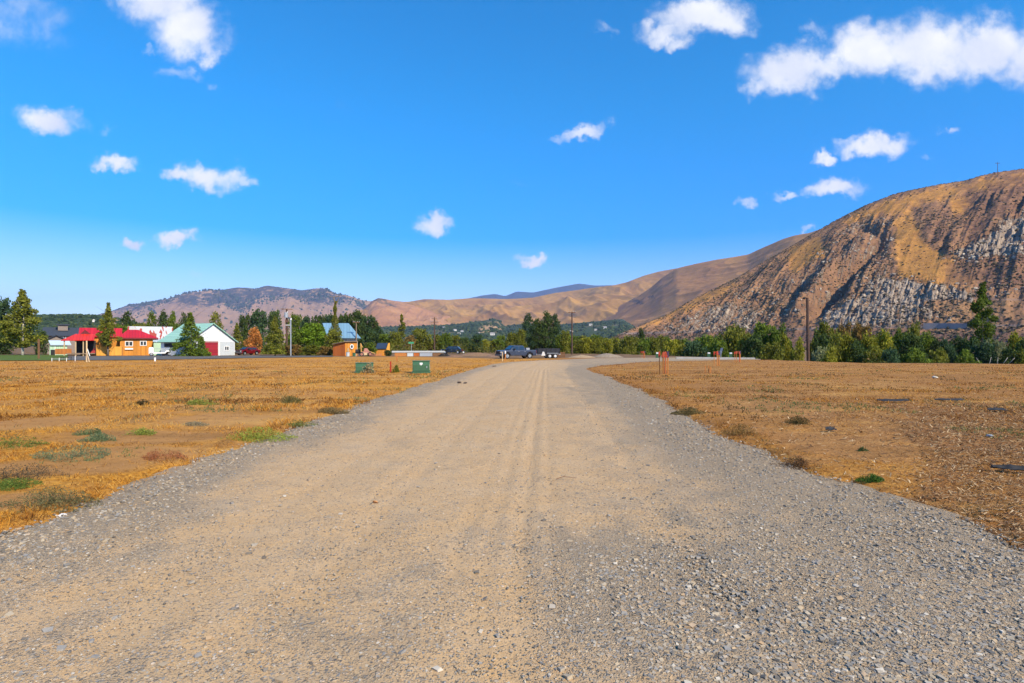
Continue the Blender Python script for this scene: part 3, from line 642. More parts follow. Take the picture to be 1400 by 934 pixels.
# --- green orchard benches in the valley
def ex_o(XP, YP, T, X, Y, Z):
    tan = np.maximum(softpoly(XP, YP, [(655,450),(667,441),(681,441),(686,450),(672,456),(656,455)], 3), 0)
    return {'tan': tan}
t = NT('orchard_rows'); p = t.pos()
w = t.n('ShaderNodeTexWave'); w.inputs['Scale'].default_value = 0.035; w.inputs['Distortion'].default_value = 1.5; t.l(p, w.inputs[0])
c = t.mix(t.noise(p, 0.02, 5, .65), (0.020, 0.040, 0.020), (0.055, 0.085, 0.035)); c = t.mix(t.math('MULTIPLY', w.outputs['Fac'], .35), c, (0.08, 0.085, 0.045))
c = t.mix(t.mr(t.noise(p, 0.006, 3, .5), .58, .66, 0, .6), c, (0.20, 0.145, 0.08)); c = t.mix(t.attr('tan'), c, (0.40, 0.25, 0.13))
M_ORCH = t.bsdf(c, .95, t.noise(p, .08, 4, .7), .8, 4, spec=.05)
OR1 = [(480,462),(505,451),(517,448),(545,446.5),(566,446),(585,445),(606,444.5),(622,443.5),(640,441),(660,438.5),(672,436.5),(679,436.5),(684,440),(690,447),(700,444),(720,443),(745,443),(767,443.5),(785,442),(814,439.5),(835,437.5),(851,436),(862,443),(875,452),(890,462)]
hill('orchard_hill', [(x, y, 2900) for x, y in OR1], lambda x: 1350 + 0 * x, -4, lambda T, x: T ** 1.0, lambda x, T, X, Y: 10 * (fbm(X / 200, Y / 300, 3, 5) - .5), M_ORCH, 478, 892, 300, 60, extra=ex_o)
OR2 = [(-260,432),(-60,432),(20,433),(60,433),(100,432.5),(140,433.5),(158,436),(176,440),(200,447),(230,458)]
hill('orchard_bench_hill', [(x, y, 900) for x, y in OR2], lambda x: 560 + 0 * x, -2, lambda T, x: np.sin(T * math.pi / 2), lambda x, T, X, Y: 2 * (fbm(X / 60, Y / 80, 3, 5) - .5), M_ORCH, -260, 232, 200, 50,
     extra=lambda XP, YP, T, X, Y, Z: {'tan': .7 * softpoly(XP, YP, [(150,436),(176,436),(180,446),(155,444)], 3)})

# --- sagebrush and boulders scattered over the rocky hill (too many to count)
def scatter_hill(name, hn, N, smin, smax, mat, label, cat, seed, where=None, xr=None, flat=(.6, .9)):
    xs_, t_, Xg, Yg, Z, YP = HILLS[hn]; r = np.random.default_rng(seed)
    nt = int((t_ <= 1).sum()); i = r.uniform(0, len(xs_) - 1.01, N * 3); j = (r.random(N * 3) ** 1.2) * (nt - 2)
    if xr: i = np.interp(r.uniform(xr[0], xr[1], N * 3), xs_, np.arange(len(xs_)))
    i0 = i.astype(int); j0 = j.astype(int); fi = i - i0; fj = j - j0
    def bl(A): return (A[j0, i0] * (1 - fi) + A[j0, i0 + 1] * fi) * (1 - fj) + (A[j0 + 1, i0] * (1 - fi) + A[j0 + 1, i0 + 1] * fi) * fj
    X, Y, z, yp = bl(Xg), bl(Yg), bl(Z), bl(YP); xp = 700 + F * X / Y
    pr = where(xp, yp, X, Y) if where else np.ones(len(X))
    k = (r.random(len(X)) < pr); k &= np.cumsum(k) <= N
    X, Y, z = X[k], Y[k], z[k]
    S = smin + (smax - smin) * r.random(len(X)) ** 2.5
    V, Fc = blobs(np.stack([X, Y, z + S * .25], -1), S, ICO, ICF, .35, flat, seed)
    me = np_mesh(name, V, Fc, {'tone': ('FACE', np.repeat(r.random(len(X)), len(ICF)))})
    return tag(link(name, me, mat), label, cat, kind='stuff')
t = NT('sagebrush'); c = t.ramp(t.attr('tone'), [(0, (0.045, 0.042, 0.022)), (.6, (0.10, 0.075, 0.04)), (1, (0.15, 0.12, 0.075))]); M_SAGE = t.bsdf(c, .95, spec=.05)
t = NT('pale_boulders'); c = t.ramp(t.attr('tone'), [(0, (0.15, 0.11, 0.08)), (.6, (0.30, 0.24, 0.18)), (1, (0.46, 0.39, 0.30))]); M_BOULD = t.bsdf(c, .9, t.noise(t.pos(), .6, 4), .4, .4, spec=.1)
def wsage(xp, yp, X, Y):
    g = np.zeros(xp.shape)
    for p in GOLD: g = np.maximum(g, softpoly(xp, yp, p, 5))
    return (1 - .85 * g) * (0.25 + ss(.45, .6, fbm(X / 60, Y / 60, 3, 6))) * (1 - .75 * ss(330, 270, yp))
def wrock(xp, yp, X, Y):
    g = np.zeros(xp.shape)
    for p, s in ROCK: g = np.maximum(g, s * softpoly(xp, yp, p, 6))
    return g * (.2 + ss(.42, .6, fbm(X / 25, Y / 25, 3, 16)))
scatter_hill('hillside_sagebrush', 'rocky_hill', 22000, 0.4, 1.7, M_SAGE, 'dark sagebrush dotted over the rocky hillside', 'sagebrush', 5, wsage, (840, 1560))
scatter_hill('hillside_boulders', 'rocky_hill', 8000, .5, 2.2, M_BOULD, 'pale boulders and broken outcrops on the rocky hillside', 'boulders', 6, wrock, (840, 1560), (.6, 1.2))
t = NT('distant_trees'); c = t.ramp(t.attr('tone'), [(0, (0.018, 0.032, 0.018)), (.6, (0.035, 0.06, 0.028)), (1, (0.07, 0.09, 0.035))]); M_DT = t.bsdf(c, .95, spec=.05)
scatter_hill('orchard_trees', 'orchard_hill', 5000, 2.2, 7, M_DT, 'distant orchard trees and windbreaks on the valley benches', 'orchard trees', 7, lambda xp, yp, X, Y: .15 + ss(.5, .62, fbm(X / 120, Y / 220, 3, 5)), None, (.9, 1.4))
scatter_hill('bench_trees', 'orchard_bench_hill', 5200, 1.2, 2.9, M_DT, 'orchard trees and dark treeline on the bench behind the houses', 'orchard trees', 8, lambda xp, yp, X, Y: .25 + 1.0 * (yp < 434.5), None, (.8, 1.4))
scatter_hill('mountain_pines', 'pine_mountain_hill', 5200, 7, 18, M_DT, 'scattered pines on the distant mountain', 'pines', 9, lambda xp, yp, X, Y: .03 + softpoly(xp, yp, FOR_L, 5) * ss(.40, .62, fbm(X / 500, Y / 500, 3, 5)), None, (1.2, 2.0))
# ------------------------------------------------------------ trees
t = NT('foliage'); oi = t.n('ShaderNodeObjectInfo')
tn = t.attr('tone')
c = t.mix(tn, (0.55, 0.6, 0.6), (1.95, 1.8, 1.4)); c2 = t.mix(1.0, c, oi.outputs['Color'], 'MULTIPLY')
M_LEAF = t.bsdf(c2, .75, spec=.15, trans=c2)
M_BARK = paint('bark', (0.13, 0.10, 0.075), .9, .3, 6)
M_PALEBARK = paint('pale_bark', (0.42, 0.38, 0.32), .85, .2, 6)
def leaves(C, S, seed, aspect=.7):
    r = np.random.default_rng(seed); n = len(C)
    a = r.normal(size=(n, 3)); a /= np.linalg.norm(a, axis=1, keepdims=True)
    b = r.normal(size=(n, 3)); b -= (b * a).sum(1, keepdims=True) * a; b /= np.linalg.norm(b, axis=1, keepdims=True)
    a = a * S[:, None]; b = b * (S * aspect)[:, None]
    V = np.stack([C - a, C - b * .9 + a * .1, C + a, C + b], 1).reshape(-1, 3)
    return V, (np.arange(n) * 4)[:, None] + np.array([[0, 1, 2, 3]])
def profile(kind, u):
    """crown half-width (1 = full) at relative height u"""
    if kind == 'round': return np.sqrt(np.clip(1 - ((u - .45) / .56) ** 2, 0, 1)) * .98 + .02
    if kind == 'bush': return np.where(u > .3, np.sqrt(np.clip(1 - ((u - .3) / .72) ** 2, .02, 1)), .88 + .4 * u)
    if kind == 'poplar': return np.clip(np.sin(np.pi * np.clip(u * .85 + .12, 0, 1)) ** .7, .05, 1)
    if kind == 'conifer': return np.clip(1.03 - u, .03, 1) ** .85 * np.clip(.7 + u * 4, 0, 1)
    if kind == 'ragged': return np.clip((1.05 - u ** 2.2) * (.84 + .16 * np.sin(u * 21 + 1)), .15, 1)
    if kind == 'shaggy': return np.clip(1.02 - u ** 1.6, .1, 1) * np.clip(.5 + u * 3, 0, 1)
def crown_mesh(kind, n, seed, hole=.0):
    r = np.random.default_rng(seed)
    K = {'round': 34, 'bush': 40, 'poplar': 26, 'conifer': 90, 'shaggy': 46, 'ragged': 38}[kind]
    Cs = []; Rs = []
    for k in range(K):
        u = ((k + r.random()) / K) ** (.75 if kind in ('round', 'bush') else (1.35 if kind == 'conifer' else 1)) * (.90 if kind in ('round', 'bush') else 1)
        w = float(profile(kind, np.array(u))); ang = r.random() * 6.283
        rad = {'round': .25, 'bush': .26, 'poplar': .38, 'conifer': .21, 'shaggy': .26, 'ragged': .27}[kind] * (.65 + .7 * r.random()) * (0.45 + .55 * w)
        d = max(0, w - rad * .75) * math.sqrt(r.random()) * r.uniform(.8, 1.1)
        Cs.append((d * math.cos(ang), d * math.sin(ang), u)); Rs.append(rad)
    Cs = np.array(Cs); Rs = np.array(Rs)
    wts = Rs ** 2; idx = r.choice(K, n, p=wts / wts.sum())
    dirs = r.normal(size=(n, 3)); dirs /= np.linalg.norm(dirs, axis=1, keepdims=True)
    rr = Rs[idx] * (r.random(n) ** .35) * (1 + .12 * r.normal(size=n))
    zs = .50 if kind in ('round', 'bush') else .26
    P = Cs[idx] + dirs * rr[:, None] * np.array([1, 1, zs])
    core = r.random(n) < (.10 if kind == 'ragged' else .22); uc = r.random(n) * .9; ac = r.random(n) * 6.283; wc = profile(kind, uc) * .62 * np.sqrt(r.random(n))
    P = np.where(core[:, None], np.stack([wc * np.cos(ac), wc * np.sin(ac), uc], -1), P)
    if kind == 'conifer': P[:, 2] -= .12 * np.hypot(P[:, 0], P[:, 1])
    tone = np.clip(r.normal(.5, .13, n) + .35 * (r.random(K)[idx] - .5), 0, 1)
    S = (.055 if kind != 'conifer' else .05) * (.5 + r.random(n)) 
    S = S * 1.15 * (2600 / n) ** .36
    V, Fc = leaves(P, S, seed + 1)
    pz = np.repeat(P[:, 2], 4); V[:, 2] = pz + (V[:, 2] - pz) * (.5 if kind in ('round', 'bush') else .38)
    V[:, 2] = np.clip(V[:, 2], -.02, 9)
    return np_mesh('crown_' + kind, V, Fc, {'tone': ('FACE', tone)})
# leaf quads are built in unit space; z is later stretched, so keep them smaller vertically
CROWNS = {}
def crown(kind, v, n=2600):
    k = (kind, v % 4, n)
    if k not in CROWNS:
        CROWNS[k] = crown_mesh(kind, n, 100 + hash_(kind) + v % 4 * 7 + n)
        CROWNS[k].materials.append(M_LEAF)
    return CROWNS[k]
def hash_(s): return sum(ord(c) * (i + 3) for i, c in enumerate(s)) % 997
def trunk_mesh(seed, h, w, stems=1, pale=False, lean=0):
    r = random.Random(seed); m = MB()
    for s in range(stems):
        ox = (r.random() - .5) * w * (.35 if stems > 1 else 0); oy = (r.random() - .5) * w * .3 if stems > 1 else 0
        p = Vector((ox, oy, -.3)); rad = max(.07, h * .022) * (1 if stems == 1 else .75)
        dx = ox * .35 + r.uniform(-.2, .2); 
        for i in range(5):
            q = p + Vector((dx * .3 + r.uniform(-.06, .06) * h * .1, r.uniform(-.06, .06) * h * .1, h * .2))
            m.tube(p, q, rad, rad * .78, 7)
            if i >= 1:
                for b in range(2):
                    a = r.random() * 6.28; L = w * r.uniform(.22, .42)
                    m.tube(q, q + Vector((math.cos(a) * L, math.sin(a) * L, L * .7)), rad * .4, rad * .12, 5)
            p = q; rad *= .78
    return m
TREES = []   # (x, object, colour word, kind) for label making
def tree(kind, x, ytop, w, Y, col, label=None, base_y=None, clear=0.0, stems=1, pale=False, n=2600, group=None, cat='tree', name=None, wordc=None):
    X = XA(x, Y); z0 = float(field_h(np.array([X]), np.array([Y]), np.array([50.0]))[0])
    ztop = ZA(ytop, Y); hgt = ztop - z0; cosA = math.cos(math.atan2(X, Y))
    wid = w / F * Y * 1.0
    v = len(TREES)
    nm = name or {'conifer': 'conifer_tree', 'shaggy': 'conifer_tree', 'ragged': 'conifer_tree', 'poplar': 'poplar_tree', 'round': 'leafy_tree', 'bush': 'shrub'}[kind]
    o = empty(nm, (X, Y, z0), 0, label, cat, group)
    cz = clear * hgt
    cr = link('crown', crown(kind, v, n), None, o)
    cr.location = (0, 0, cz); cr.rotation_euler = (0, 0, (v * 2.399) % 6.283)
    cr.scale = (wid / 2, wid / 2, (hgt - cz))
    jit = random.Random(v).uniform(.85, 1.15)
    cr.color = (col[0] * jit, col[1] * jit, col[2] * jit, 1)
    tm = trunk_mesh(v, (hgt * .85 if kind != 'conifer' else hgt * .9), wid, stems)
    tk = tm.build('trunk', M_PALEBARK if pale else M_BARK, o, smooth=True)
    TREES.append((x, o, wordc, kind, label, Y))
    return o
# crowns are unit-height; leaves get stretched, which is compensated by building flatter clumps
DK = (0.052, 0.082, 0.024); GR = (0.105, 0.150, 0.020); OL = (0.145, 0.155, 0.024); YG = (0.215, 0.215, 0.024); BRN = (0.20, 0.130, 0.042); ORG = (0.40, 0.17, 0.050); SIL = (0.19, 0.21, 0.11); BG = (0.048, 0.088, 0.042); BRIGHT = (0.125, 0.20, 0.018)
CW = {DK: 'dark green', GR: 'green', OL: 'olive green', YG: 'yellow green', BRN: 'brownish', ORG: 'orange', SIL: 'silvery green', BG: 'deep bluish green', BRIGHT: 'bright green'}
def T(kind, x, yt, w, Y, c, label=None, **k): return tree(kind, x, yt, w, Y, c, label, wordc=CW[c], **k)
# by the houses
T('shaggy', 31, 396, 66, 104, OL, 'broad yellowing tree with a pale trunk, left of the pale green shed', clear=.13, pale=True, n=8000)
T('round', -6, 401, 54, 116, BG, 'dark green tree cut by the left edge, beyond the yellowing tree', clear=.05, n=4000)
T('bush', 57, 452, 22, 112, DK, 'dark shrub squeezed between the yellowing tree and the pale green shed')
T('bush', 6, 455, 34, 114, DK, 'dark shrub under the trees at the left edge of the lawn')
T('shaggy', 148, 415, 34, 99, OL, 'shaggy conifer standing in front of the orange board fence and red roof', clear=.2, n=5000)
T('conifer', 260, 428, 62, 96, GR, 'tall broad conifer hiding the middle of the green roofed barn', n=7000)
T('conifer', 276, 460, 30, 94, GR, 'small pointed conifer beside the red garage door', n=3000)
for x, yt, w, c, l in [(176,426,24,DK,'poplar peak above the red roof, leftmost of the poplar row'), (207,427,18,GR,'slim poplar above the rusty barn roof, second of the poplar row'), (223,425,18,DK,'slim poplar above the rusty barn roof, third of the poplar row'),
                       (236,427.5,16,GR,'slim poplar just left of the big barn conifer, fourth of the poplar row'), (250,427.5,16,DK,'slim poplar behind the big barn conifer, fifth of the poplar row'), (295,427.5,20,OL,'lone olive poplar rising behind the green barn ridge')]:
    T('poplar', x, yt, w * 1.3, 158, c, l, group='poplars behind the barns')
for x, yt, w, c in [(165,441,30,GR),(190,440,30,OL),(214,442,26,DK),(244,441,30,GR)]: T('round', x, yt, w, 152, c)
T('round', 336, 427, 24, 150, DK, 'dark round tree beyond the barn, left of the orange shrub')
T('conifer', 324, 441, 32, 118, OL, 'olive pointed tree just right of the white barn gable', n=4000)
T('round', 355, 420, 36, 150, BG, 'big dark tree rising behind the orange shrub')
T('round', 377, 421, 26, 152, DK, 'dark tree behind the left side of the transformer pole')
T('round', 404, 426, 28, 150, GR, 'green tree behind the white mast')
T('bush', 348, 447, 27, 116, ORG, 'orange autumn tree with pinkish top beside the barn', n=4000)
T('conifer', 376, 432, 46, 99, OL, 'olive conifer with visible trunk, left of the transformer pole', clear=.06, n=6000)
T('round', 428, 440, 56, 110, BRIGHT, 'large bright green leafy tree left of the blue roof', n=8000, clear=.0)
T('bush', 405, 452, 34, 108, GR, 'green shrub mass right of the white mast', n=4000)
T('bush', 456, 449, 34, 107, OL, 'rusty tipped tree against the blue roof', n=4000)
for x, yt, w, c, l in [(400,470,36,BRN,'brown brush at the foot of the white mast'), (425,471,34,OL,'low olive brush under the bright green tree'), (446,473,26,BRN,'low brown brush left of the orange shed'), (505,468,24,GR,'green shrub between the two orange sheds'), (530,478,14,DK,'dark low shrub in front of the small orange shed')]:
    T('bush', x, yt, w, 103 if x < 500 else 98, c, l)
for x, yt, w, c, k in [(420,430,24,BG,'round'),(437,428,30,DK,'round'),(450,427,30,BG,'bush'),(471,427,28,DK,'round'),(487,422,32,DK,'round'),(501,428,32,BG,'round'),(511,434,26,DK,'poplar'),(517,446,26,BG,'bush'),(480,436,30,DK,'round'),(460,436,26,DK,'round'),(496,440,34,DK,'bush')]:
    T(k, x, yt, w, 148, c, n=3200)
# middle
T('ragged', 549, 431, 22, 165, OL, 'tall narrow shaggy conifer standing alone above the valley bushes', clear=.12)
for x, yt, w, c, k in [(527,455,24,GR,'round'),(540,452,26,OL,'bush'),(560,458,22,BRN,'bush'),(575,447,34,OL,'round'),(597,456,22,OL,'bush'),(609,454,24,GR,'round'),(592,467,24,BRN,'bush'),(622,457,22,OL,'round'),(636,460,22,DK,'round'),(646,466,22,GR,'bush'),(661,464,24,YG,'bush'),(676,464,22,YG,'bush'),(690,466,20,GR,'bush'),(700,453,26,OL,'round'),(683,457,24,GR,'round'),(652,456,26,BG,'round')]:
    T(k, x, yt, w, 140 + (x % 7) * 3, c)
for x, yt, w, c in [(722,430,30,BG),(735,437,26,DK),(747,427,32,DK),(759,431,24,BG)]:
    T('poplar', x, yt, w, 129, c, clear=.02, stems=3, n=5000, group='big dark trees behind the pickup')
for x, yt, w, c, k in [(712,448,18,OL,'bush'),(772,450,22,OL,'round'),(764,458,18,GR,'bush'),(790,463,24,OL,'bush'),(803,460,22,YG,'bush'),(816,461,22,OL,'round')]:
    T(k, x, yt, w, 124, c)
for x, yt, w, c, k in [(783,457,28,GR,'round'),(798,458,26,OL,'round'),(812,456,28,GR,'bush'),(824,459,26,OL,'round'),(836,462,26,GR,'bush'),(850,463,26,BG,'bush'),(866,459,28,OL,'round'),(884,460,28,GR,'round'),(900,463,28,DK,'bush'),(912,459,26,GR,'round'),(927,462,28,OL,'round'),(938,461,26,GR,'bush'),(955,460,26,OL,'bush'),(981,458,28,GR,'round'),(1022,453,26,OL,'round'),(1039,450,24,GR,'round'),(1078,462,18,GR,'bush'),(1112,462,18,OL,'bush'),(1165,452,26,GR,'round'),(1200,456,28,OL,'round'),(1220,455,28,GR,'round'),(1272,458,26,OL,'bush'),(1304,466,28,GR,'bush'),(1325,464,26,OL,'bush')]:
    T(k, x, yt, w * 1.15, 138 if x < 1000 else 98, c, n=3200, group='cottonwood thicket beyond the right field')
# the long row on the right
for x, yt, w, c, k, Y in [(829,463,22,YG,'bush',128),(842,459,24,OL,'round',134),(858,457,22,OL,'bush',130),(877,449,14,DK,'poplar',150),(880,463,20,GR,'bush',122),(895,458,22,OL,'bush',128),(906,456,18,OL,'round',134),(919,463,26,YG,'bush',118),(931,470,18,YG,'bush',114),(947,463,40,BG,'bush',112),(962,456,28,GR,'round',118),(973,457,24,OL,'bush',120),(984,462,24,GR,'bush',108),(995,447,40,OL,'round',112),
                          (1008,441,32,OL,'round',116),(1018,456,28,YG,'bush',100),(1030,456,32,DK,'round',96),(1048,437,38,GR,'round',100),(1062,443,30,GR,'round',96),(1072,456,20,YG,'bush',92),(1056,466,30,OL,'bush',84),(1093,461,16,YG,'poplar',88),
                          (1123,452,26,DK,'round',88),(1129,437,28,OL,'round',94),(1124,472,24,SIL,'bush',78),(1143,452,26,OL,'bush',80),(1153,441,28,BRN,'round',96),(1157,455,30,YG,'bush',80),(1178,438.5,28,BRN,'round',92),(1187,455,32,YG,'bush',82),(1172,462,30,DK,'bush',79),(1208,450,34,YG,'bush',84),(1197,470,26,OL,'bush',76),(1233,447,24,GR,'round',88),(1250,440,22,OL,'round',96),(1244,455,36,DK,'bush',80),(1264,451,26,GR,'bush',84),
                          (1281,461,26,DK,'bush',82),(1296,463,28,BG,'bush',80),(1312,459,30,DK,'bush',82),(1254,474,34,GR,'bush',74),(1285,474,30,OL,'bush',74),(1328,461,30,DK,'bush',80),(1343,466,36,BG,'bush',76),(1360,462,26,SIL,'round',80),(1378,474,30,DK,'bush',74),(1388,454,26,YG,'round',90),(1402,462,28,DK,'bush',80),(1322,476,26,GR,'bush',73),(1220,474,28,BG,'bush',74),(1135,474,26,YG,'bush',74),(1396,478,26,OL,'bush',73),
                          (1430,455,40,GR,'round',82),(1465,450,42,OL,'round',84),(1500,458,40,DK,'bush',80)]:
    T(k, x, yt, w * 1.3, Y, c, n=5200 if Y < 100 else 3800, group='cottonwood thicket beyond the right field')
T('ragged', 1344, 387, 46, 92, GR, 'tall ragged conifer standing above the right thicket', clear=.40, n=8000)
# label the rest by counting from something one can find
LAND = [(10,'the left edge'),(148,'the shaggy conifer by the board fence'),(290,'the green barn ridge'),(396,'the white mast'),(549,'the lone narrow conifer'),(645,'the dark parked car'),(705,'the grey pickup'),(782,'the utility pole beside the gravel road'),(908,'the tallest orange stakes'),(1010,'the farthest orange stakes'),(1105,'the bare dark pole'),(1344,'the tall ragged conifer')]
ORD = ['first','second','third','fourth','fifth','sixth','seventh','eighth','ninth','tenth','eleventh','twelfth','thirteenth','fourteenth','fifteenth','sixteenth','seventeenth','eighteenth','nineteenth','twentieth','twenty-first','twenty-second','twenty-third','twenty-fourth']
SH = {'bush': 'shrub', 'round': 'rounded tree', 'conifer': 'pointed conifer', 'poplar': 'upright tree', 'shaggy': 'conifer', 'ragged': 'conifer'}
cnt = {}
for x, o, cw, kind, lab, Y in sorted([q for q in TREES], key=lambda q: q[0]):
    if lab: continue
    L = [l for l in LAND if l[0] <= x][-1] if x >= 10 else LAND[0]
    key = (L[1], cw, kind); cnt[key] = cnt.get(key, 0) + 1
    o['label'] = f"{cw} {SH[kind]}, {ORD[cnt[key]-1]} such one right of {L[1]}"
    if 'group' not in o: o['group'] = 'trees and shrubs along the valley floor'
# bare pale limbs by the tall conifer
m = MB(); r = random.Random(3)
for s in range(5):
    p = Vector((0, 0, -.2)); d = Vector((r.uniform(-.5, .5), r.uniform(-.3, .3), 1.2)); rad = .09
    for i in range(5):
        q = p + d * .75; m.tube(p, q, rad, rad * .75, 6); p = q; rad *= .75; d = d + Vector((r.uniform(-.45, .45), r.uniform(-.3, .3), 0))
Y = 72; X = XA(1354, Y); o = m.build('bare_tree', M_PALEBARK, None, smooth=True); o.location = (X, Y, float(field_h(np.array([X]), np.array([Y]), np.array([50.]))[0])); tag(o, 'leafless pale branching tree in front of the tall ragged conifer', 'bare tree')

# low undergrowth filling the thicket and the valley floor
def under(name, N, xr, Yr, smin, smax, label, seed, hmax=1.4, mat=None, tone=(.2, .9), cond=None):
    r = np.random.default_rng(seed); Y = np.exp(r.uniform(math.log(Yr[0]), math.log(Yr[1]), N)); x = r.uniform(xr[0], xr[1], N); X = XA(x, Y)
    k = fbm(X / 3, Y / 3, 3, seed) > .47
    if cond is not None: k &= cond(x, Y, X)
    X, Y = X[k], Y[k]; n = len(X); g = field_h(X, Y, np.full(n, 50.))
    hh = hmax * np.clip(fbm(X / 3, Y / 3, 3, seed) * 2.2 - .9, .1, 1) * (Y / 90)
    z = g + r.random(n) * hh
    V, Fc = leaves(np.stack([X, Y, z], -1), smin + (smax - smin) * r.random(n), seed)
    me = np_mesh(name, V, Fc, {'tone': ('FACE', np.clip(r.normal(.5, .2, n) + .5 * (fbm(X / 5, Y / 5, 2, 3) - .5), 0, 1))})
    o = link(name, me, mat or M_UND); return tag(o, label, 'undergrowth', kind='stuff')
t = NT('undergrowth_leaves'); c = t.ramp(t.attr('tone'), [(0, (0.04, 0.055, 0.018)), (.45, (0.10, 0.115, 0.024)), (.75, (0.20, 0.175, 0.035)), (1, (0.28, 0.17, 0.07))]); M_UND = t.bsdf(c, .85, spec=.1, trans=c)
# keep the pale gravel/bank gap around the bare pole open
under('undergrowth', 150000, (820, 1500), (66, 130), .06, .17, 'low green undergrowth along the foot of the right thicket', 31, 2.8,
      cond=lambda x, Y, X: (Y > yedge(X) + 3) & ~((x > 1066) & (x < 1118)) )
under('valley_undergrowth', 60000, (300, 830), (128, 190), .08, .22, 'scrub and low bushes on the valley floor beyond the fields', 32, 2.4)
# ------------------------------------------------------------ buildings
def place(xc, Y, name, label, cat, extra=0.0, group=None, z=None):
    """Empty at ground, local x runs left to right across the view, local y away from the camera"""
    X = XA(xc, Y); a = math.atan2(-X, Y)
    z = float(field_h(np.array([X]), np.array([Y]), np.array([50.]))[0]) if z is None else z
    return empty(name, (X, Y, z), a + R(extra), label, cat, group)
def W(xc, Y, w, extra=0.0):
    al = math.atan2(abs(xc - 700), F)
    return w * Y / F * math.cos(al) / max(.3, math.cos(R(extra)))
def Hm(y, Y): return ZA(y, Y)
ORW = planks('orange_boards', (0.60, 0.235, 0.032), .16, .25)
ORF = planks('orange_fence_boards', (0.72, 0.33, 0.05), .15, .15)
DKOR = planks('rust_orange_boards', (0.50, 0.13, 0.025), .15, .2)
REDROOF = planks('red_metal_roof', (0.50, 0.018, 0.030), .10, .45, rough=.45)
TEAL = planks('pale_teal_metal_roof', (0.31, 0.53, 0.41), .06, .5, rough=.45)
BLUER = planks('blue_metal_roof', (0.17, 0.30, 0.40), .07, .6, rough=.4)
WHITE = planks('white_siding', (0.72, 0.73, 0.74), .03, .3, rough=.6)
GREYS = paint('pale_grey_panel', (0.50, 0.53, 0.54), .7, .10)
PGREEN = planks('pale_green_siding', (0.45, 0.62, 0.42), .06, .3)
PALEROOF = paint('pale_blue_roof', (0.50, 0.60, 0.66), .5, .08)
DKROOF = paint('charcoal_shingles', (0.040, 0.050, 0.068), .85, .2, 8)
TAUPE = paint('taupe_stucco', (0.24, 0.19, 0.16), .85, .1)
TRIM = paint('white_trim', (0.78, 0.77, 0.74), .5, .05)
CREAM = paint('cream_trim', (0.44, 0.31, 0.17), .6, .08)
DARK = paint('dark_interior', (0.02, 0.018, 0.018), .8, .1)
REDP = planks('dark_red_door', (0.33, 0.022, 0.035), .10, .5, axis='Z', rough=.5)
MAROON = paint('maroon_wall', (0.13, 0.018, 0.022), .8, .2)
GLASS = paint('window_glass', (0.02, 0.03, 0.04), .08, .05, spec=.9)
WOODG = paint('weathered_wood', (0.24, 0.17, 0.11), .85, .25, 8)
WOODB = paint('brown_wood', (0.20, 0.10, 0.045), .85, .25, 8)
POLE = paint('creosote_pole', (0.10, 0.055, 0.038), .85, .3, 4)
STEEL = paint('galvanised_steel', (0.40, 0.42, 0.44), .4, .06, metal=.3)
CONC = paint('concrete', (0.33, 0.31, 0.29), .9, .10, 2)
t = NT('rusty_white_roof'); ob = t.obj()
mp = t.n('ShaderNodeMapping'); mp.inputs['Scale'].default_value = (2.4, .5, .5); t.l(ob, mp.inputs[0])
v = t.vor(mp.outputs[0], 1.2, 'Color'); hs = t.n('ShaderNodeSeparateColor'); t.l(v, hs.inputs[0])
c = t.mix(t.math('GREATER_THAN', hs.outputs[0], .74), t.mix(t.noise(ob, 1.5, 4), (0.42, 0.42, 0.40), (0.60, 0.60, 0.58)), t.mix(t.noise(ob, 5, 3), (0.30, 0.03, 0.02), (0.42, 0.10, 0.06)))
RUSTR = t.bsdf(c, .6)

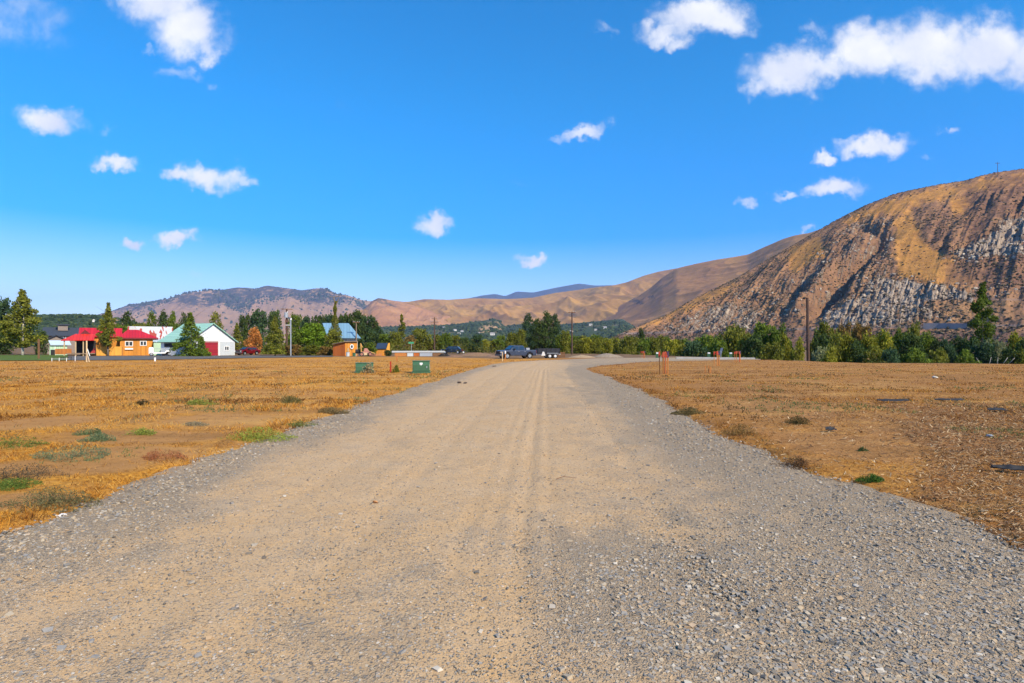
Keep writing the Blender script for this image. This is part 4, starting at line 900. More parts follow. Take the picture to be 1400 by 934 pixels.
def window(par, x, z, w, h, y=0.0, frame=.10, mat=None, mull=1, name='window'):
    m = MB(); f = frame; yy0, yy1 = y - .06, y + .02
    m.box(x-w/2-f, x+w/2+f, yy0, yy1, z+h/2, z+h/2+f); m.box(x-w/2-f, x+w/2+f, yy0, yy1, z-h/2-f, z-h/2)
    m.box(x-w/2-f, x-w/2, yy0, yy1, z-h/2, z+h/2); m.box(x+w/2, x+w/2+f, yy0, yy1, z-h/2, z+h/2)
    for k in range(mull):
        xm = x - w/2 + w * (k + 1) / (mull + 1); m.box(xm-.05, xm+.05, yy0+.01, yy1, z-h/2, z+h/2)
    fr = m.build(name, mat or TRIM, par)
    MB().box(x-w/2, x+w/2, y-.02, y+.01, z-h/2, z+h/2).build('pane', GLASS, fr)
    return fr
def gable_block(par, x0, x1, y0, y1, ze, zr, ridge, wallmat, roofmat, over=.35, th=.12, walls=True, wname='wall', rname='roof'):
    """ridge: 'x' or 'y'"""
    m = MB()
    if ridge == 'y':
        xm = (x0 + x1) / 2
        m.prism([(x0, 0), (x1, 0), (x1, ze), (xm, zr), (x0, ze)], y0, y1, 'y')
        r = MB(); s = (zr - ze) / (xm - x0); a, b = y0 - over, y1 + over
        r.quad((x0-over, a, ze-over*s+.05), (xm, a, zr+.05), (xm, b, zr+.05), (x0-over, b, ze-over*s+.05), -th)
        r.quad((xm, a, zr+.05), (x1+over, a, ze-over*s+.05), (x1+over, b, ze-over*s+.05), (xm, b, zr+.05), -th)
    else:
        ym = (y0 + y1) / 2
        m.prism([(y0, 0), (y1, 0), (y1, ze), (ym, zr), (y0, ze)], x0, x1, 'x')
        r = MB(); s = (zr - ze) / (ym - y0); a, b = x0 - over, x1 + over
        r.quad((a, y0-over, ze-over*s+.05), (b, y0-over, ze-over*s+.05), (b, ym, zr+.05), (a, ym, zr+.05), -th)
        r.quad((a, ym, zr+.05), (b, ym, zr+.05), (b, y1+over, ze-over*s+.05), (a, y1+over, ze-over*s+.05), -th)
    if walls: m.build(wname, wallmat, par)
    return r.build(rname, roofmat, par)
def hip_roof(par, x0, x1, y0, y1, ze, zr, hl, hr, mat, over=.4, th=.1):
    ym = (y0 + y1) / 2; a, b, c, d = (x0-over, y0-over, ze), (x1+over, y0-over, ze), (x1+over, y1+over, ze), (x0-over, y1+over, ze)
    e, f = (x0+hl, ym, zr), (x1-hr, ym, zr)
    m = MB(); lo = lambda p: (p[0], p[1], p[2]-th)
    m.add([a, b, c, d, e, f, lo(a), lo(b), lo(c), lo(d)], [(0,1,5,4),(1,2,5),(2,3,4,5),(3,0,4),(6,9,8,7),(0,6,7,1),(1,7,8,2),(2,8,9,3),(3,9,6,0)])
    return m.build('roof', mat, par)

# red-roofed orange house (main block, porch wing)
Yh = 104
hs_ = place(189, Yh, 'orange_house', 'orange board house with red metal roof, white windows and open corner porch', 'house')
wm = W(189, Yh, 49); x0, x1 = -wm/2, wm/2
ze, zr = Hm(462, Yh), Hm(451, Yh + 2.5)
MB().box(x0, x1, 0, 5.5, 0, ze).build('wall', ORW, hs_)
hip_roof(hs_, x0, x1, 0, 5.5, ze, zr, 1.1, 2.7, REDROOF)
MB().box(x0-.38, x1+.38, -.43, -.38, ze-.22, ze+.02).build('fascia', paint('maroon_fascia', (0.16, 0.012, 0.016), .6, .1), hs_)
px = lambda p, c=189: (p - c) / F * Yh * math.cos(math.atan2(abs(c-700), F))
window(hs_, px(176.5), Hm(470, Yh), 1.0, .72); MB().box(px(176.5)-.62, px(176.5)+.62, -.25, .0, Hm(478, Yh), Hm(476, Yh)).build('window_box', TRIM, hs_)
window(hs_, px(196), Hm(469.5, Yh), .85, .68)
# rear wing and porch to the left
wl = px(113)
gable_block(hs_, px(112), px(164), 2.2, 7.5, Hm(461, Yh+4), Hm(450.5, Yh+5), 'x', ORW, REDROOF, .3, wname='wall', rname='roof')
r = MB(); a, b = px(90), px(131)
r.quad((a, -.9, Hm(466.5, Yh)), (b, -.9, Hm(466.0, Yh)), (b, 2.3, Hm(458, Yh+2)), (px(106), 2.3, Hm(458, Yh+2)), -.1)
r.build('porch_roof', planks('orange_red_metal_roof', (0.66, 0.035, 0.02), .10, .45, rough=.45), hs_)
g = MB(); g.prism([(px(104), Hm(464, Yh)), (px(134), Hm(464, Yh)), (px(118), Hm(451.5, Yh))], 2.25, 2.5, 'y'); g.build('porch_gable', MAROON, hs_)
for p in (94, 108, 117.5): MB().box(px(p)-.09, px(p)+.09, -.7, -.52, 0, Hm(466, Yh)).build('porch_post', CREAM, hs_)
MB().box(px(96), px(133), -.8, 2.3, .32, .48).build('porch_deck', WOODG, hs_)
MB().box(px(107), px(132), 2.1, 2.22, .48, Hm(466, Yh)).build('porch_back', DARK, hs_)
m = MB(); m.box(px(83), px(103), -.72, -.66, .3, 1.25); m.build('porch_railing', planks('rail_boards', (0.42, 0.14, 0.03), .2, .12), hs_)
m = MB(); m.prism([(px(126), .5), (px(132.5), .5), (px(132.5), 1.5)], -.6, -.5, 'y'); m.build('porch_stair_side', paint('red_panel', (.36, .03, .03), .6), hs_)
m = MB(); m.tube((px(121.5), -1.2, 1.65), (px(126), -1.6, 0), .06); m.tube((px(121.5), -.9, 1.65), (px(126), -1.3, 0), .06)
for k in range(4): m.tube((px(121.5+k*1.1), -1.2-.1*k, 1.5-.4*k), (px(121.5+k*1.1), -.9-.1*k, 1.5-.4*k), .03)
m2 = m.build('leaning_ladder', TRIM, None); m2.location = hs_.location; m2.rotation_euler = hs_.rotation_euler
tag(m2, 'pale ladder leaning against the porch of the orange house', 'ladder')
# orange board fences
def board_fence(xa, xb, Y, ztop, label, step=0.0, mat=ORF, n=None):
    e = place((xa+xb)/2, Y, 'board_fence', label, 'fence'); w = W((xa+xb)/2, Y, xb-xa); m = MB(); k = 0; x = -w/2; rr = random.Random(int(xa))
    while x < w/2 - .05:
        h = ztop + rr.uniform(-.03, .03) + step * (x / w)
        m.box(x, x + .145, -.02, .01, .05, h); x += .152
    m.build('boards', mat, e)
    for i in range(max(2, int(w / 2.4)) + 1):
        xx = -w/2 + i * w / max(2, int(w / 2.4)); MB().box(xx-.06, xx+.06, .03, .15, 0, ztop).build('post', WOODB, e)
    MB().box(-w/2, w/2, .012, .05, ztop*.75, ztop*.75+.09).build('rail', WOODB, e)
    return e
board_fence(132, 167, 100, Hm(474.5, 100), 'low orange board fence under the shaggy conifer', .2)
board_fence(211, 239, 108, Hm(473, 108), 'orange board fence behind the white flatbed truck', .15)
# rust-streaked barn behind
b = place(206, 128, 'metal_roof_barn', 'long barn with white metal roof streaked with rust, behind the orange house', 'barn')
w = W(206, 128, 56); gable_block(b, -w/2, w/2, 0, 9, Hm(463.5, 128), Hm(447.5, 132), 'x', WHITE, RUSTR, .5)
MB().box(-w/2-.1, -w/2+1.3, -.6, -.5, Hm(452,128), Hm(448,128)).build('dormer', RUSTR, b)
# pale green-roofed barn, gable towards the right
Yb = 98
X0, Y0 = XA(257, Yb), Yb
ang = math.atan2(.9, .43)
bn = empty('green_roof_barn', (X0, Y0, 0), ang, 'white gabled barn with pale green metal roof and dark red garage door', 'barn')
# local x: along the gable, local y: along the side (to the left)
# find gable length so that its right corner lands on photo x 322
bestL = min(np.arange(4, 16, .05), key=lambda L: abs(700 + F * (X0 + math.cos(ang) * L) / (Y0 + math.sin(ang) * L) - 321))
bestD = min(np.arange(4, 16, .05), key=lambda D: abs(700 + F * (X0 - math.sin(ang) * D) / (Y0 + math.cos(ang) * D) - 220))
L, Dp = float(bestL), float(bestD); zeb, zrb = Hm(466.5, 98), Hm(443.3, 103)
m = MB(); m.prism([(0, 0), (L, 0), (L, zeb), (L/2, zrb), (0, zeb)], 0, Dp, 'y'); m.build('wall', WHITE, bn)
r = MB(); s = (zrb - zeb) / (L / 2); o_ = .45
r.quad((-o_, -.4, zeb-o_*s+.06), (L/2, -.4, zrb+.06), (L/2, Dp+.4, zrb+.06), (-o_, Dp+.4, zeb-o_*s+.06), -.12)
r.quad((L/2, -.4, zrb+.06), (L+o_, -.4, zeb-o_*s+.06), (L+o_, Dp+.4, zeb-o_*s+.06), (L/2, Dp+.4, zrb+.06), -.12)
r.build('roof', TEAL, bn)
def gx(p):   # gable coordinate whose projection is photo x = p
    return float(min(np.arange(0, L, .02), key=lambda q: abs(700 + F * (X0 + math.cos(ang) * q) / (Y0 + math.sin(ang) * q) - p)))
a, b_ = gx(279), gx(297.5)
dr_ = MB().box(a, b_, -.08, -.02, 0, zeb*.92).build('garage_door', REDP, bn)
MB().box(a-.1, b_+.1, -.1, -.02, zeb*.93, zeb*1.02).build('door_lintel', paint('pinkish_trim', (.45, .30, .27), .7), bn)
MB().box(b_+.05, b_+.35, -.14, -.03, 0, zeb).build('door_post', TRIM, bn)
MB().box(gx(301), L-.15, -.07, -.02, 0, zeb*.96).build('grey_panel', GREYS, bn)
window(bn, gx(309.5), zeb*.50, .75, .62, y=-.07, frame=.12)
m = MB(); m.box(-.06, -.03, 1.2, Dp-1, zeb*.60, zeb*.86); m.build('side_opening', DARK, bn)
MB().box(-.05, -.02, .5, Dp-.3, .1, zeb*.5).build('side_panel', GREYS, bn)
e = place(216, 104, 'lean_to_shed', 'pale green lean-to between the orange house and the green roofed barn', 'shed'); w = W(216, 104, 12)
MB().box(-w/2, w/2, 0, 2.5, 0, Hm(468, 104)).build('wall', PGREEN, e); r = MB(); r.quad((-w/2-.1, -.2, Hm(467.5,104)), (w/2+.2, -.2, Hm(467.5,104)), (w/2+.2, 2.7, Hm(464.5,106)), (-w/2-.1, 2.7, Hm(464.5,106)), -.08); r.build('roof', PALEROOF, e)
# dark-roofed house behind, left
b = place(96, 138, 'dark_roof_house', 'low taupe house with long charcoal roof and capped chimney, behind the red porch', 'house')
w = W(96, 138, 68); rf = gable_block(b, -w/2, w/2, 0, 9, Hm(459, 138), Hm(449, 142), 'x', TAUPE, DKROOF, .5)
c0 = W(96, 138, 10); m = MB().box(-c0-.95, -c0+.95, 2, 3.6, Hm(452,138), Hm(445,140)); ch = m.build('chimney', TAUPE, rf)
MB().box(-c0-1.3, -c0+1.3, 1.7, 3.9, Hm(445,140), Hm(443.3,140)).build('chimney_cap', DKROOF, ch)
for p in (81.5, 95): window(b, W(96, 138, p-96), Hm(461.5, 138), 1.2, .6, mull=0, frame=.25)
b = place(77, 122, 'taupe_garage', 'taupe gabled garage with dark roof edge behind the pale green shed', 'garage')
w = W(77, 122, 27); gable_block(b, -w/2, w/2, 0, 6, Hm(465, 122), Hm(459, 122), 'y', TAUPE, DKROOF, .4)
b = place(80, 104, 'green_shed', 'small pale green shed with light blue roof and dark door', 'shed', extra=0)
w = W(80, 104, 24); s0 = -w/2 + w*.28
MB().box(-w/2, w/2, 0, 3, 0, Hm(472.5, 104)).build('wall', PGREEN, b)
r = MB(); r.quad((-w/2+.1, -.3, Hm(472.3,104)), (w/2+.6, -.3, Hm(472.3,104)), (w/2+.3, 1.8, Hm(466.3,106)), (-w/2-.2, 1.8, Hm(466.3,106)), -.12)
r.quad((-w/2-.2, 1.8, Hm(466.3,106)), (w/2+.3, 1.8, Hm(466.3,106)), (w/2+.3, 3.3, Hm(472,107)), (-w/2, 3.3, Hm(472,107)), -.12); r.build('roof', PALEROOF, b)
MB().box(-w/2+.12, -w/2+.75, -.05, -.01, 0, 1.05).build('door', DARK, b)
MB().box(s0, s0+.1, -.04, -.01, 0, Hm(472.8,104)).build('corner_trim', TRIM, b)
# blue roofed building
b = place(470, 118, 'blue_roof_building', 'pale walled building with big blue metal roof behind the orange shed', 'building')
w0 = W(470, 118, 1)
z_e, z_r = Hm(463, 118), Hm(443, 124)
MB().box(-14*w0, 19*w0, 0, 10, 0, Hm(463.5, 118)).build('wall', planks('cream_siding', (0.66, 0.62, 0.54), .05, .3), b)
r = MB(); r.quad((-22*w0, -.6, z_e), (23.5*w0, -.6, z_e), (7*w0, 5, z_r), (-30*w0, 5, z_r), -.14); r.quad((-30*w0, 5, z_r), (7*w0, 5, z_r), (23.5*w0, 10.6, z_e), (-22*w0, 10.6, z_e), -.14)
r.build('roof', BLUER, b)
# orange sheds
Ys = 98
b = place(471.5, Ys, 'orange_shed', 'orange board shed with sloping roof and white oval window', 'shed')
w0 = W(471, Ys, 1)
m = MB(); m.add([(-16.5*w0, 1.6, 0), (.5*w0, 0, 0), (17*w0, .2, 0), (17*w0, 3.6, 0), (-16.5*w0, 4.4, 0),
       (-16.5*w0, 1.6, Hm(471.5, Ys)), (.5*w0, 0, Hm(468, Ys)), (17*w0, .2, Hm(468, Ys)), (17*w0, 3.6, Hm(467.5, Ys)), (-16.5*w0, 4.4, Hm(471.5, Ys))],
       [(0,1,6,5),(1,2,7,6),(2,3,8,7),(3,4,9,8),(4,0,5,9),(5,6,7,8,9),(4,3,2,1,0)])
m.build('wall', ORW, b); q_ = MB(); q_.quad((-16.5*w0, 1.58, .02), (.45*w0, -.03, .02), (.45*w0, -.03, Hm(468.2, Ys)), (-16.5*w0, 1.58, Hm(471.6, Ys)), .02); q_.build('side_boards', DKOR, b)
r = MB(); zt = [Hm(471.3,Ys)+.03, Hm(467.8,Ys)+.03, Hm(467.6,Ys)+.03]
r.add([(-18*w0,1.3,zt[0]),(.5*w0,-.3,zt[1]),(18*w0,-.1,zt[2]),(18*w0,3.9,zt[2]),(-18*w0,4.7,zt[0]),(-18*w0,1.3,zt[0]+.12),(.5*w0,-.3,zt[1]+.12),(18*w0,-.1,zt[2]+.12),(18*w0,3.9,zt[2]+.12),(-18*w0,4.7,zt[0]+.12)],
      [(4,3,2,1,0),(5,6,7,8,9),(0,1,6,5),(1,2,7,6),(2,3,8,7),(3,4,9,8),(4,0,5,9)])
r.build('roof', WOODG, b)
m = MB(); n = 16
for k in range(n):
    a0, a1 = 2*math.pi*k/n, 2*math.pi*(k+1)/n; cx, cz = 9.6*w0, Hm(474, Ys)
    f = lambda a, r1, r2, y: (cx + r1*math.cos(a), y, cz + r2*math.sin(a))
    m.add([f(a0,.17,.27,-.08), f(a1,.17,.27,-.08), f(a1,.3,.42,-.08), f(a0,.3,.42,-.08), f(a0,.17,.27,.1), f(a1,.17,.27,.1), f(a1,.3,.42,.1), f(a0,.3,.42,.1)], [(0,1,2,3),(7,6,5,4),(3,2,6,7),(0,4,5,1)])
wn = m.build('oval_window', TRIM, b)
m = MB(); m.add([(cx + .18*math.cos(2*math.pi*k/n), -.02, cz + .28*math.sin(2*math.pi*k/n)) for k in range(n)], [tuple(range(n))]); m.build('pane', GLASS, wn)
MB().box(3.6*w0, 5.6*w0, -.03, .08, .75, 1.35).build('notice_panel', CREAM, b)
Yt = 100
b = place(523, Yt, 'small_orange_shed', 'tiny orange shed with dark panelled roof beside the row of bushes', 'shed'); w0 = W(523, Yt, 1)
MB().box(-10*w0, 8*w0, 0, 1.6, 0, Hm(477.5, Yt)).build('wall', ORW, b)
r = MB(); r.quad((-9.5*w0, -.2, Hm(477.3,Yt)), (5*w0, -.2, Hm(477.3,Yt)), (7*w0, 1.3, Hm(469.5,Yt)), (-7*w0, 1.3, Hm(469.5,Yt)), -.08); r.build('roof', paint('dark_blue_panel', (.03,.045,.075), .35, .1), b)
m = MB(); m.prism([(5*w0, Hm(478,Yt)), (10*w0, Hm(480,Yt)), (10*w0, Hm(469,Yt)), (8*w0, Hm(469,Yt))], -.1, 1.5, 'y'); m.build('side_wing', ORF, b)
# ------------------------------------------------------------ vehicles
TYRE = paint('tyre_rubber', (.02, .02, .02), .85, .15); RIM = paint('alloy_rim', (.40, .42, .44), .35, .05, metal=.5); CHROME = paint('bright_metal', (.6, .6, .6), .25, .03, metal=.8)
def wheel(par, x, y, r=.40, w=.26, rim=RIM):
    m = MB(); n = 20; pr = [(r*.62, w/2), (r*.94, w/2), (r, w/2-.05), (r, -w/2+.05), (r*.94, -w/2), (r*.62, -w/2)]
    vs = []; fs = []
    for k in range(n):
        a = 2*math.pi*k/n
        for rr, yy in pr: vs.append((x + rr*math.cos(a), y + yy, r + rr*math.sin(a)))
    q = len(pr)
    for k in range(n):
        for i in range(q): fs.append((k*q+i, k*q+(i+1) % q, ((k+1) % n)*q+(i+1) % q, ((k+1) % n)*q+i))
    m.add(vs, fs); ty = m.build('wheel', TYRE, par, smooth=False)
    m = MB(); m.tube((x, y-w*.36, r), (x, y+w*.36, r), r*.62, n=20)
    for k in range(6):
        a = 2*math.pi*k/6; c = (x + r*.36*math.cos(a), y, r + r*.36*math.sin(a))
        m.tube((x, y-w*.42, r), (x + r*.55*math.cos(a), y-w*.42, r + r*.55*math.sin(a)), .05, .035, 5)
    m.build('rim', rim, ty); return ty
def body_loft(secs):
    """secs: list of (x, [(halfwidth, z), ...]) same length -> closed loft along x"""
    m = MB(); n = len(secs[0][1]); vs = []
    for x, pr in secs:
        for hw, z in pr: vs.append((x, -hw, z))
        for hw, z in reversed(pr): vs.append((x, hw, z))
    q = 2 * n; fs = []
    for i in range(len(secs) - 1):
        for k in range(q): fs.append((i*q+k, i*q+(k+1) % q, (i+1)*q+(k+1) % q, (i+1)*q+k))
    fs += [tuple(range(q-1, -1, -1)), tuple((len(secs)-1)*q+k for k in range(q))]
    return m.add(vs, fs)
def arch(x, z0, cx, r):   # sill height lifted over a wheel
    d = abs(x - cx); return max(z0, math.sqrt(max(r*r - d*d, 0)) + .40) if d < r else z0
def vehicle(e, L, hood, cab0, cab1, top, belt, paintm, wx, bed=None, r=.40, hw=.95, z0=.42, glassx=None):
    """front at -L/2. cab from cab0 to cab1 (roof), bed = open box start"""
    xs_ = sorted(set([round(v, 3) for v in list(np.linspace(-L/2, L/2, 56)) + ([bed, bed+.02] if bed is not None else [])])); secs = []
    for x in xs_:
        zb = z0
        for c in wx: zb = max(zb, arch(x, z0, c, r*1.28))
        if x < cab0: u = (x + L/2) / (cab0 + L/2); zt = hood + (belt - hood) * u ** .6; w = hw * (.90 + .10 * min(1, u * 3))
        else: zt = belt; w = hw
        if x > L/2 - .2: w = hw * .97
        secs.append((x, [(w*.96, zb), (w, min(zb + .12, zt - .12)), (w, zt - .16), (w*.97, zt - .04), (w*.90, zt)]))
    body = body_loft(secs).build('body', paintm, e)
    ws = cab0; m = []
    sl_f, sl_r = .75, (.25 if bed is not None else .55)
    cs = []
    for u in np.linspace(0, 1, 14):
        x = ws + (cab1 - ws) * u
        k = min(1, (x - ws) / sl_f, (cab1 - x) / sl_r + .02); zt = belt + (top - belt) * max(0.02, k) ** .75
        hwc = hw * (.93 - .17 * max(0, k) ** .8 * 1)
        cs.append((x, [(hw*.93, belt - .05), (hw*.93, belt), (hwc + .02, zt - .07), (hwc*.93, zt)]))
    cab = body_loft(cs).build('cab', paintm, e)
    # glazing: side windows, windscreen, rear window
    zt = top - .12; zb = belt + .04
    for s in (-1, 1):
        x_a, x_b = ws + .62, cab1 - (.22 if bed is not None else .5); xm = (x_a + x_b) / 2
        for (a, b) in ((x_a, xm - .05), (xm + .05, x_b)):
            g = MB(); lean = .14; t0 = hw*.945; t1 = hw*.945 - lean * (zt - zb) / (top - belt) * 1.15
            ax = a - .28 if a == x_a else a
            g.quad((ax, s*t0, zb), (b, s*t0, zb), (b - .02, s*t1, zt), (a, s*t1, zt), .02 * s); g.build('side_window', GLASS, e)
    g = MB(); g.quad((ws+.02, hw*.8, belt+.05), (ws+.02, -hw*.8, belt+.05), (ws+sl_f*.86, -hw*.68, top-.05), (ws+sl_f*.86, hw*.68, top-.05), -.02); o = g.build('windscreen', GLASS, e); o.location.x = -.04; o.location.z = .03
    g = MB(); xr = cab1; g.quad((xr+.03, -hw*.75, belt+.06), (xr+.03, hw*.75, belt+.06), (xr-sl_r*.8, hw*.66, top-.08), (xr-sl_r*.8, -hw*.66, top-.08), -.02); g.build('rear_window', GLASS, e)
    for c in wx:
        for s in (-1, 1): wheel(e, c, s*(hw-.12), r)
    if bed is not None:
        MB().box(bed, L/2-.08, -hw*.86, hw*.86, belt-.03, belt+.006).build('bed_cover', DARK, e)
    MB().box(-L/2-.05, -L/2+.12, -hw*.72, hw*.72, .68, hood-.08).build('grille', DARK, e)
    MB().box(-L/2-.10, -L/2+.10, -hw*.97, hw*.97, .42, .66).build('bumper', TRIM if False else paint('grey_bumper', (.10,.10,.11), .5), e)
    for s in (-1, 1): MB().box(-L/2-.06, -L/2+.10, s*hw*.84-.13, s*hw*.84+.13, hood-.32, hood-.10).build('headlight', CHROME, e)
    for s in (-1, 1): MB().box(L/2-.08, L/2+.03, s*hw*.88-.07, s*hw*.88+.07, belt-.42, belt-.08).build('tail_light', paint('red_lens', (.35,.01,.01), .3), e)
    for s in (-1, 1): MB().box(ws+.55, ws+.72, s*(hw+.02)-.0, s*(hw+.25), belt+.02, belt+.22).build('mirror', DARK, e)
    for s in (-1, 1):
        for xx in (ws + 1.35, ws + 2.3): 
            if xx < cab1: MB().box(xx-.1, xx+.08, s*hw-.012, s*hw+.03, belt-.22, belt-.17).build('door_handle', CHROME, e)
    return e
PICK = paint('grey_blue_car_paint', (0.030, 0.042, 0.075), .25, .04, spec=.6)
e = place(705.5, 80.5, 'pickup_truck', 'grey blue crew cab pickup truck parked nose left beside the gravel road', 'pickup truck', extra=26, z=-.0)
vehicle(e, 5.5, 1.12, -1.35, 1.05, 1.86, 1.22, PICK, (-1.78, 1.72), bed=1.12)
tb = MB().box(1.22, 1.75, -.82, .82, 1.24, 1.52).build('tool_box', CHROME, e)
MB().box(-L/2 if False else -2.83, -2.78, -.26, .26, .50, .64).build('number_plate', TRIM, e)
# utility trailer behind it
BLKM = paint('black_trailer_paint', (.018, .018, .024), .45, .1)
e = place(743.5, 83, 'dump_trailer', 'black twin axle dump trailer hitched behind the grey pickup', 'trailer', extra=14)
m = MB(); Lb = 3.1
m.box(-1.1, 2.2, -.95, -.90, .72, 1.42); m.box(-1.1, 2.2, .90, .95, .72, 1.42); m.box(-1.1, -1.05, -.9, .9, .72, 1.42); m.box(2.15, 2.2, -.9, .9, .72, 1.42); m.box(-1.1, 2.2, -.9, .9, .68, .74)
m.build('bed', BLKM, e)
for k in range(6):
    xx = -1.05 + k*.64; MB().box(xx-.04, xx+.04, -1.0, -.951, .66, 1.45).build('side_post', BLKM, e)
m = MB(); m.box(-1.3, 2.3, -.75, -.63, .52, .66); m.box(-1.3, 2.3, .63, .75, .52, .66)
for s in (-1, 1): m.tube((-1.3, s*.69, .58), (-2.5, 0, .52), .05)
m.build('chassis', STEEL, e)
MB().box(-2.7, -2.45, -.08, .08, .45, .62).build('hitch', CHROME, e)
MB().tube((-2.2, 0, .1), (-2.2, 0, .95), .04).build('jack_stand', CHROME, e)
for x in (.62, 1.42):
    for s in (-1, 1): wheel(e, x, s*1.05, .33, .20, rim=paint('white_rim', (.75,.75,.75), .4))
m = MB(); m.box(.2, 1.85, -1.18, -.97, .70, .76); m.box(.2, 1.85, .97, 1.18, .70, .76); m.build('fender', STEEL, e)
m = MB(); m.prism([(-.1+.2*0, .05), (.5, .05), (.34, .62), (.1, .62)], -.22, .22, 'y'); o = m.build('sack', paint('white_sack', (.68,.66,.62), .8), None, bevel=.04); o.location = (XA(740, 82), 80.6, .55); tag(o, 'pale sack standing by the side of the black trailer', 'sack')
o.location.z = 0.35
# lumber crate right of the trailer
e = place(764, 84, 'crate_of_scrap', 'orange brown wooden crate right of the black trailer', 'crate')
m = MB()
for k in range(5): m.box(-.9, .9, -.4, -.36, .1+k*.16, .22+k*.16); m.box(-.9, .9, .36, .4, .1+k*.16, .22+k*.16)
m.build('slats', WOODB, e); m = MB()
for s in (-.88, 0, .84): m.box(s, s+.06, -.36, .36, 0, .9)
m.build('frame', DKOR, e)
# dark car further back
e = place(618, 122, 'parked_car', 'dark blue black car parked beyond the field, left of the pickup', 'car', extra=-8)
vehicle(e, 4.4, .98, -1.25, 1.75, 1.62, 1.02, paint('dark_car_paint', (.012,.018,.03), .2, .03, spec=.6), (-1.38, 1.32), r=.34, hw=.88, z0=.3)
e = place(633, 124, 'flatbed_trailer', 'small dark trailer behind the dark parked car', 'trailer'); MB().box(-.9, .9, -.6, .6, .45, .6).build('deck', BLKM, e)
for s in (-1, 1): wheel(e, .1, s*.7, .3, .18, rim=paint('white_rim', (.75,.75,.75), .4))
# red car by the barn
e = place(339, 108, 'red_car', 'red car half hidden by the orange tree beside the barn', 'car', extra=40)
vehicle(e, 4.3, .96, -1.2, 1.7, 1.48, 1.0, paint('red_car_paint', (.13,.006,.01), .25, .04, spec=.6), (-1.35, 1.3), r=.32, hw=.85, z0=.3)
# white flatbed truck in front of the fence
e = place(220, 100, 'flatbed_truck', 'low white flatbed truck in front of the orange fence', 'truck'); w0 = W(220, 100, 1)
WP = paint('white_car_paint', (.80,.80,.80), .3, .03)
m = MB(); m.prism([(-16.5*w0, .35), (-16.5*w0, 1.32), (-15.6*w0, 1.5), (-10.5*w0, 1.5), (-9.8*w0, 1.35), (-9.8*w0, .35)], -.9, .9, 'y'); m.build('cab', WP, e, bevel=.05)
m = MB(); m.prism([(-9.8*w0, .42), (6*w0, .42), (8*w0, .72), (17*w0, .78), (17*w0, .95), (7.2*w0, .95), (5*w0, .62), (-9.8*w0, .62)], -.9, .9, 'y'); m.build('deck', WP, e)
m = MB()
for k in range(7): m.tube((-9*w0+k*.28, -.8, .62), (-9*w0+k*.28, -.8, 1.35), .03, n=6)
m.tube((-9*w0, -.8, 1.35), (-9*w0+1.7, -.8, 1.35), .03, n=6); m.build('rack', STEEL, e)
for s in (-1, 1): wheel(e, 11.8*w0, s*.8, .36, .22); wheel(e, -13*w0, s*.8, .30, .22)
# ------------------------------------------------------------ poles and masts
def gz(X, Y): return float(field_h(np.array([X]), np.array([Y]), np.array([50.]))[0])
def upole(x, yt, Y, rad, label, arms=(), name='utility_pole', ins=True, mat=POLE, xt=None, cat='utility pole'):
    X = XA(x, Y); z = gz(X, Y); e = empty(name, (X, Y, z), math.atan2(-X, Y), label, cat)
    h = ZA(yt, Y) - z; dx = ((xt or x) - x) / F * Y
    MB().tube((0, 0, -.3), (dx, 0, h), rad, rad*.72, 12).build('pole', mat, e)
    for ya, wa in arms:
        za = ZA(ya, Y) - z; w = wa / F * Y / 2; dxa = dx * za / h
        ar = MB().box(dxa-w, dxa+w, -rad-.12, -rad, za-.07, za+.07).build('crossarm', WOODB, e)
        if ins:
            for k in (-.92, -.4, .4, .92): MB().tube((dxa+k*w, -rad-.06, za+.07), (dxa+k*w, -rad-.06, za+.24), .05, .035, 8).build('insulator', STEEL, ar)
    return e, h
upole(782, 426.5, 112, .17, 'brown utility pole with one crossarm, beside the gravel road bend', [(427.3, 10)])
upole(594, 434, 128, .17, 'dark utility pole with two crossarms above the middle bushes', [(436, 8), (440.5, 11)])
upole(487, 440, 118, .15, 'weathered utility pole in front of the dark trees, right of the blue roof', [(440.7, 9)], mat=WOODG)
upole(1105.5, 407, 88, .27, 'bare dark leaning pole without crossarms in front of the rocky hill', xt=1104)
e, h = upole(392, 422.5, 104, .2, 'dark utility pole carrying a pale transformer, left of the white mast', [(422.8, 15)])
tr = MB().tube((-.1, -.5, ZA(434.5,104)), (-.1, -.5, ZA(427.5,104)), .33, n=14).build('transformer', STEEL, e, smooth=False)
MB().tube((.1, -.5, ZA(427.5,104)), (.1, -.5, ZA(426,104)), .07, n=8).build('bushing', TRIM, tr)
MB().box(-.25, .3, -.45, -.2, ZA(441,104), ZA(437,104)).build('junction_box', POLE, e)
e = empty('white_mast', (XA(397.5, 100), 100, 0), 0, 'slim white metal mast right of the transformer pole', 'mast')
MB().tube((0, 0, -.2), (0, 0, ZA(437.5,100)), .11, .09, 12).build('mast', STEEL, e); MB().box(-.9, .05, -.05, .05, ZA(444.5,100)-.05, ZA(444.5,100)+.05).build('arm', TRIM, e); MB().tube((0, 0, ZA(437.5,100)), (.1, 0, ZA(435,100)), .14, .1, 10).build('cap', TRIM, e)
e = empty('hilltop_antenna', on_hill('rocky_hill', 1363, 238.5), 0, 'thin antenna mast on the crest of the rocky hill', 'antenna')
Yx = e.location.y; hh_ = 16 / F * Yx
MB().tube((0, 0, -3), (0, 0, hh_), .45, .35, 6).build('mast', POLE, e); MB().box(-4, 4, -.3, .3, hh_-2, hh_-1.4).build('crossarm', POLE, e)
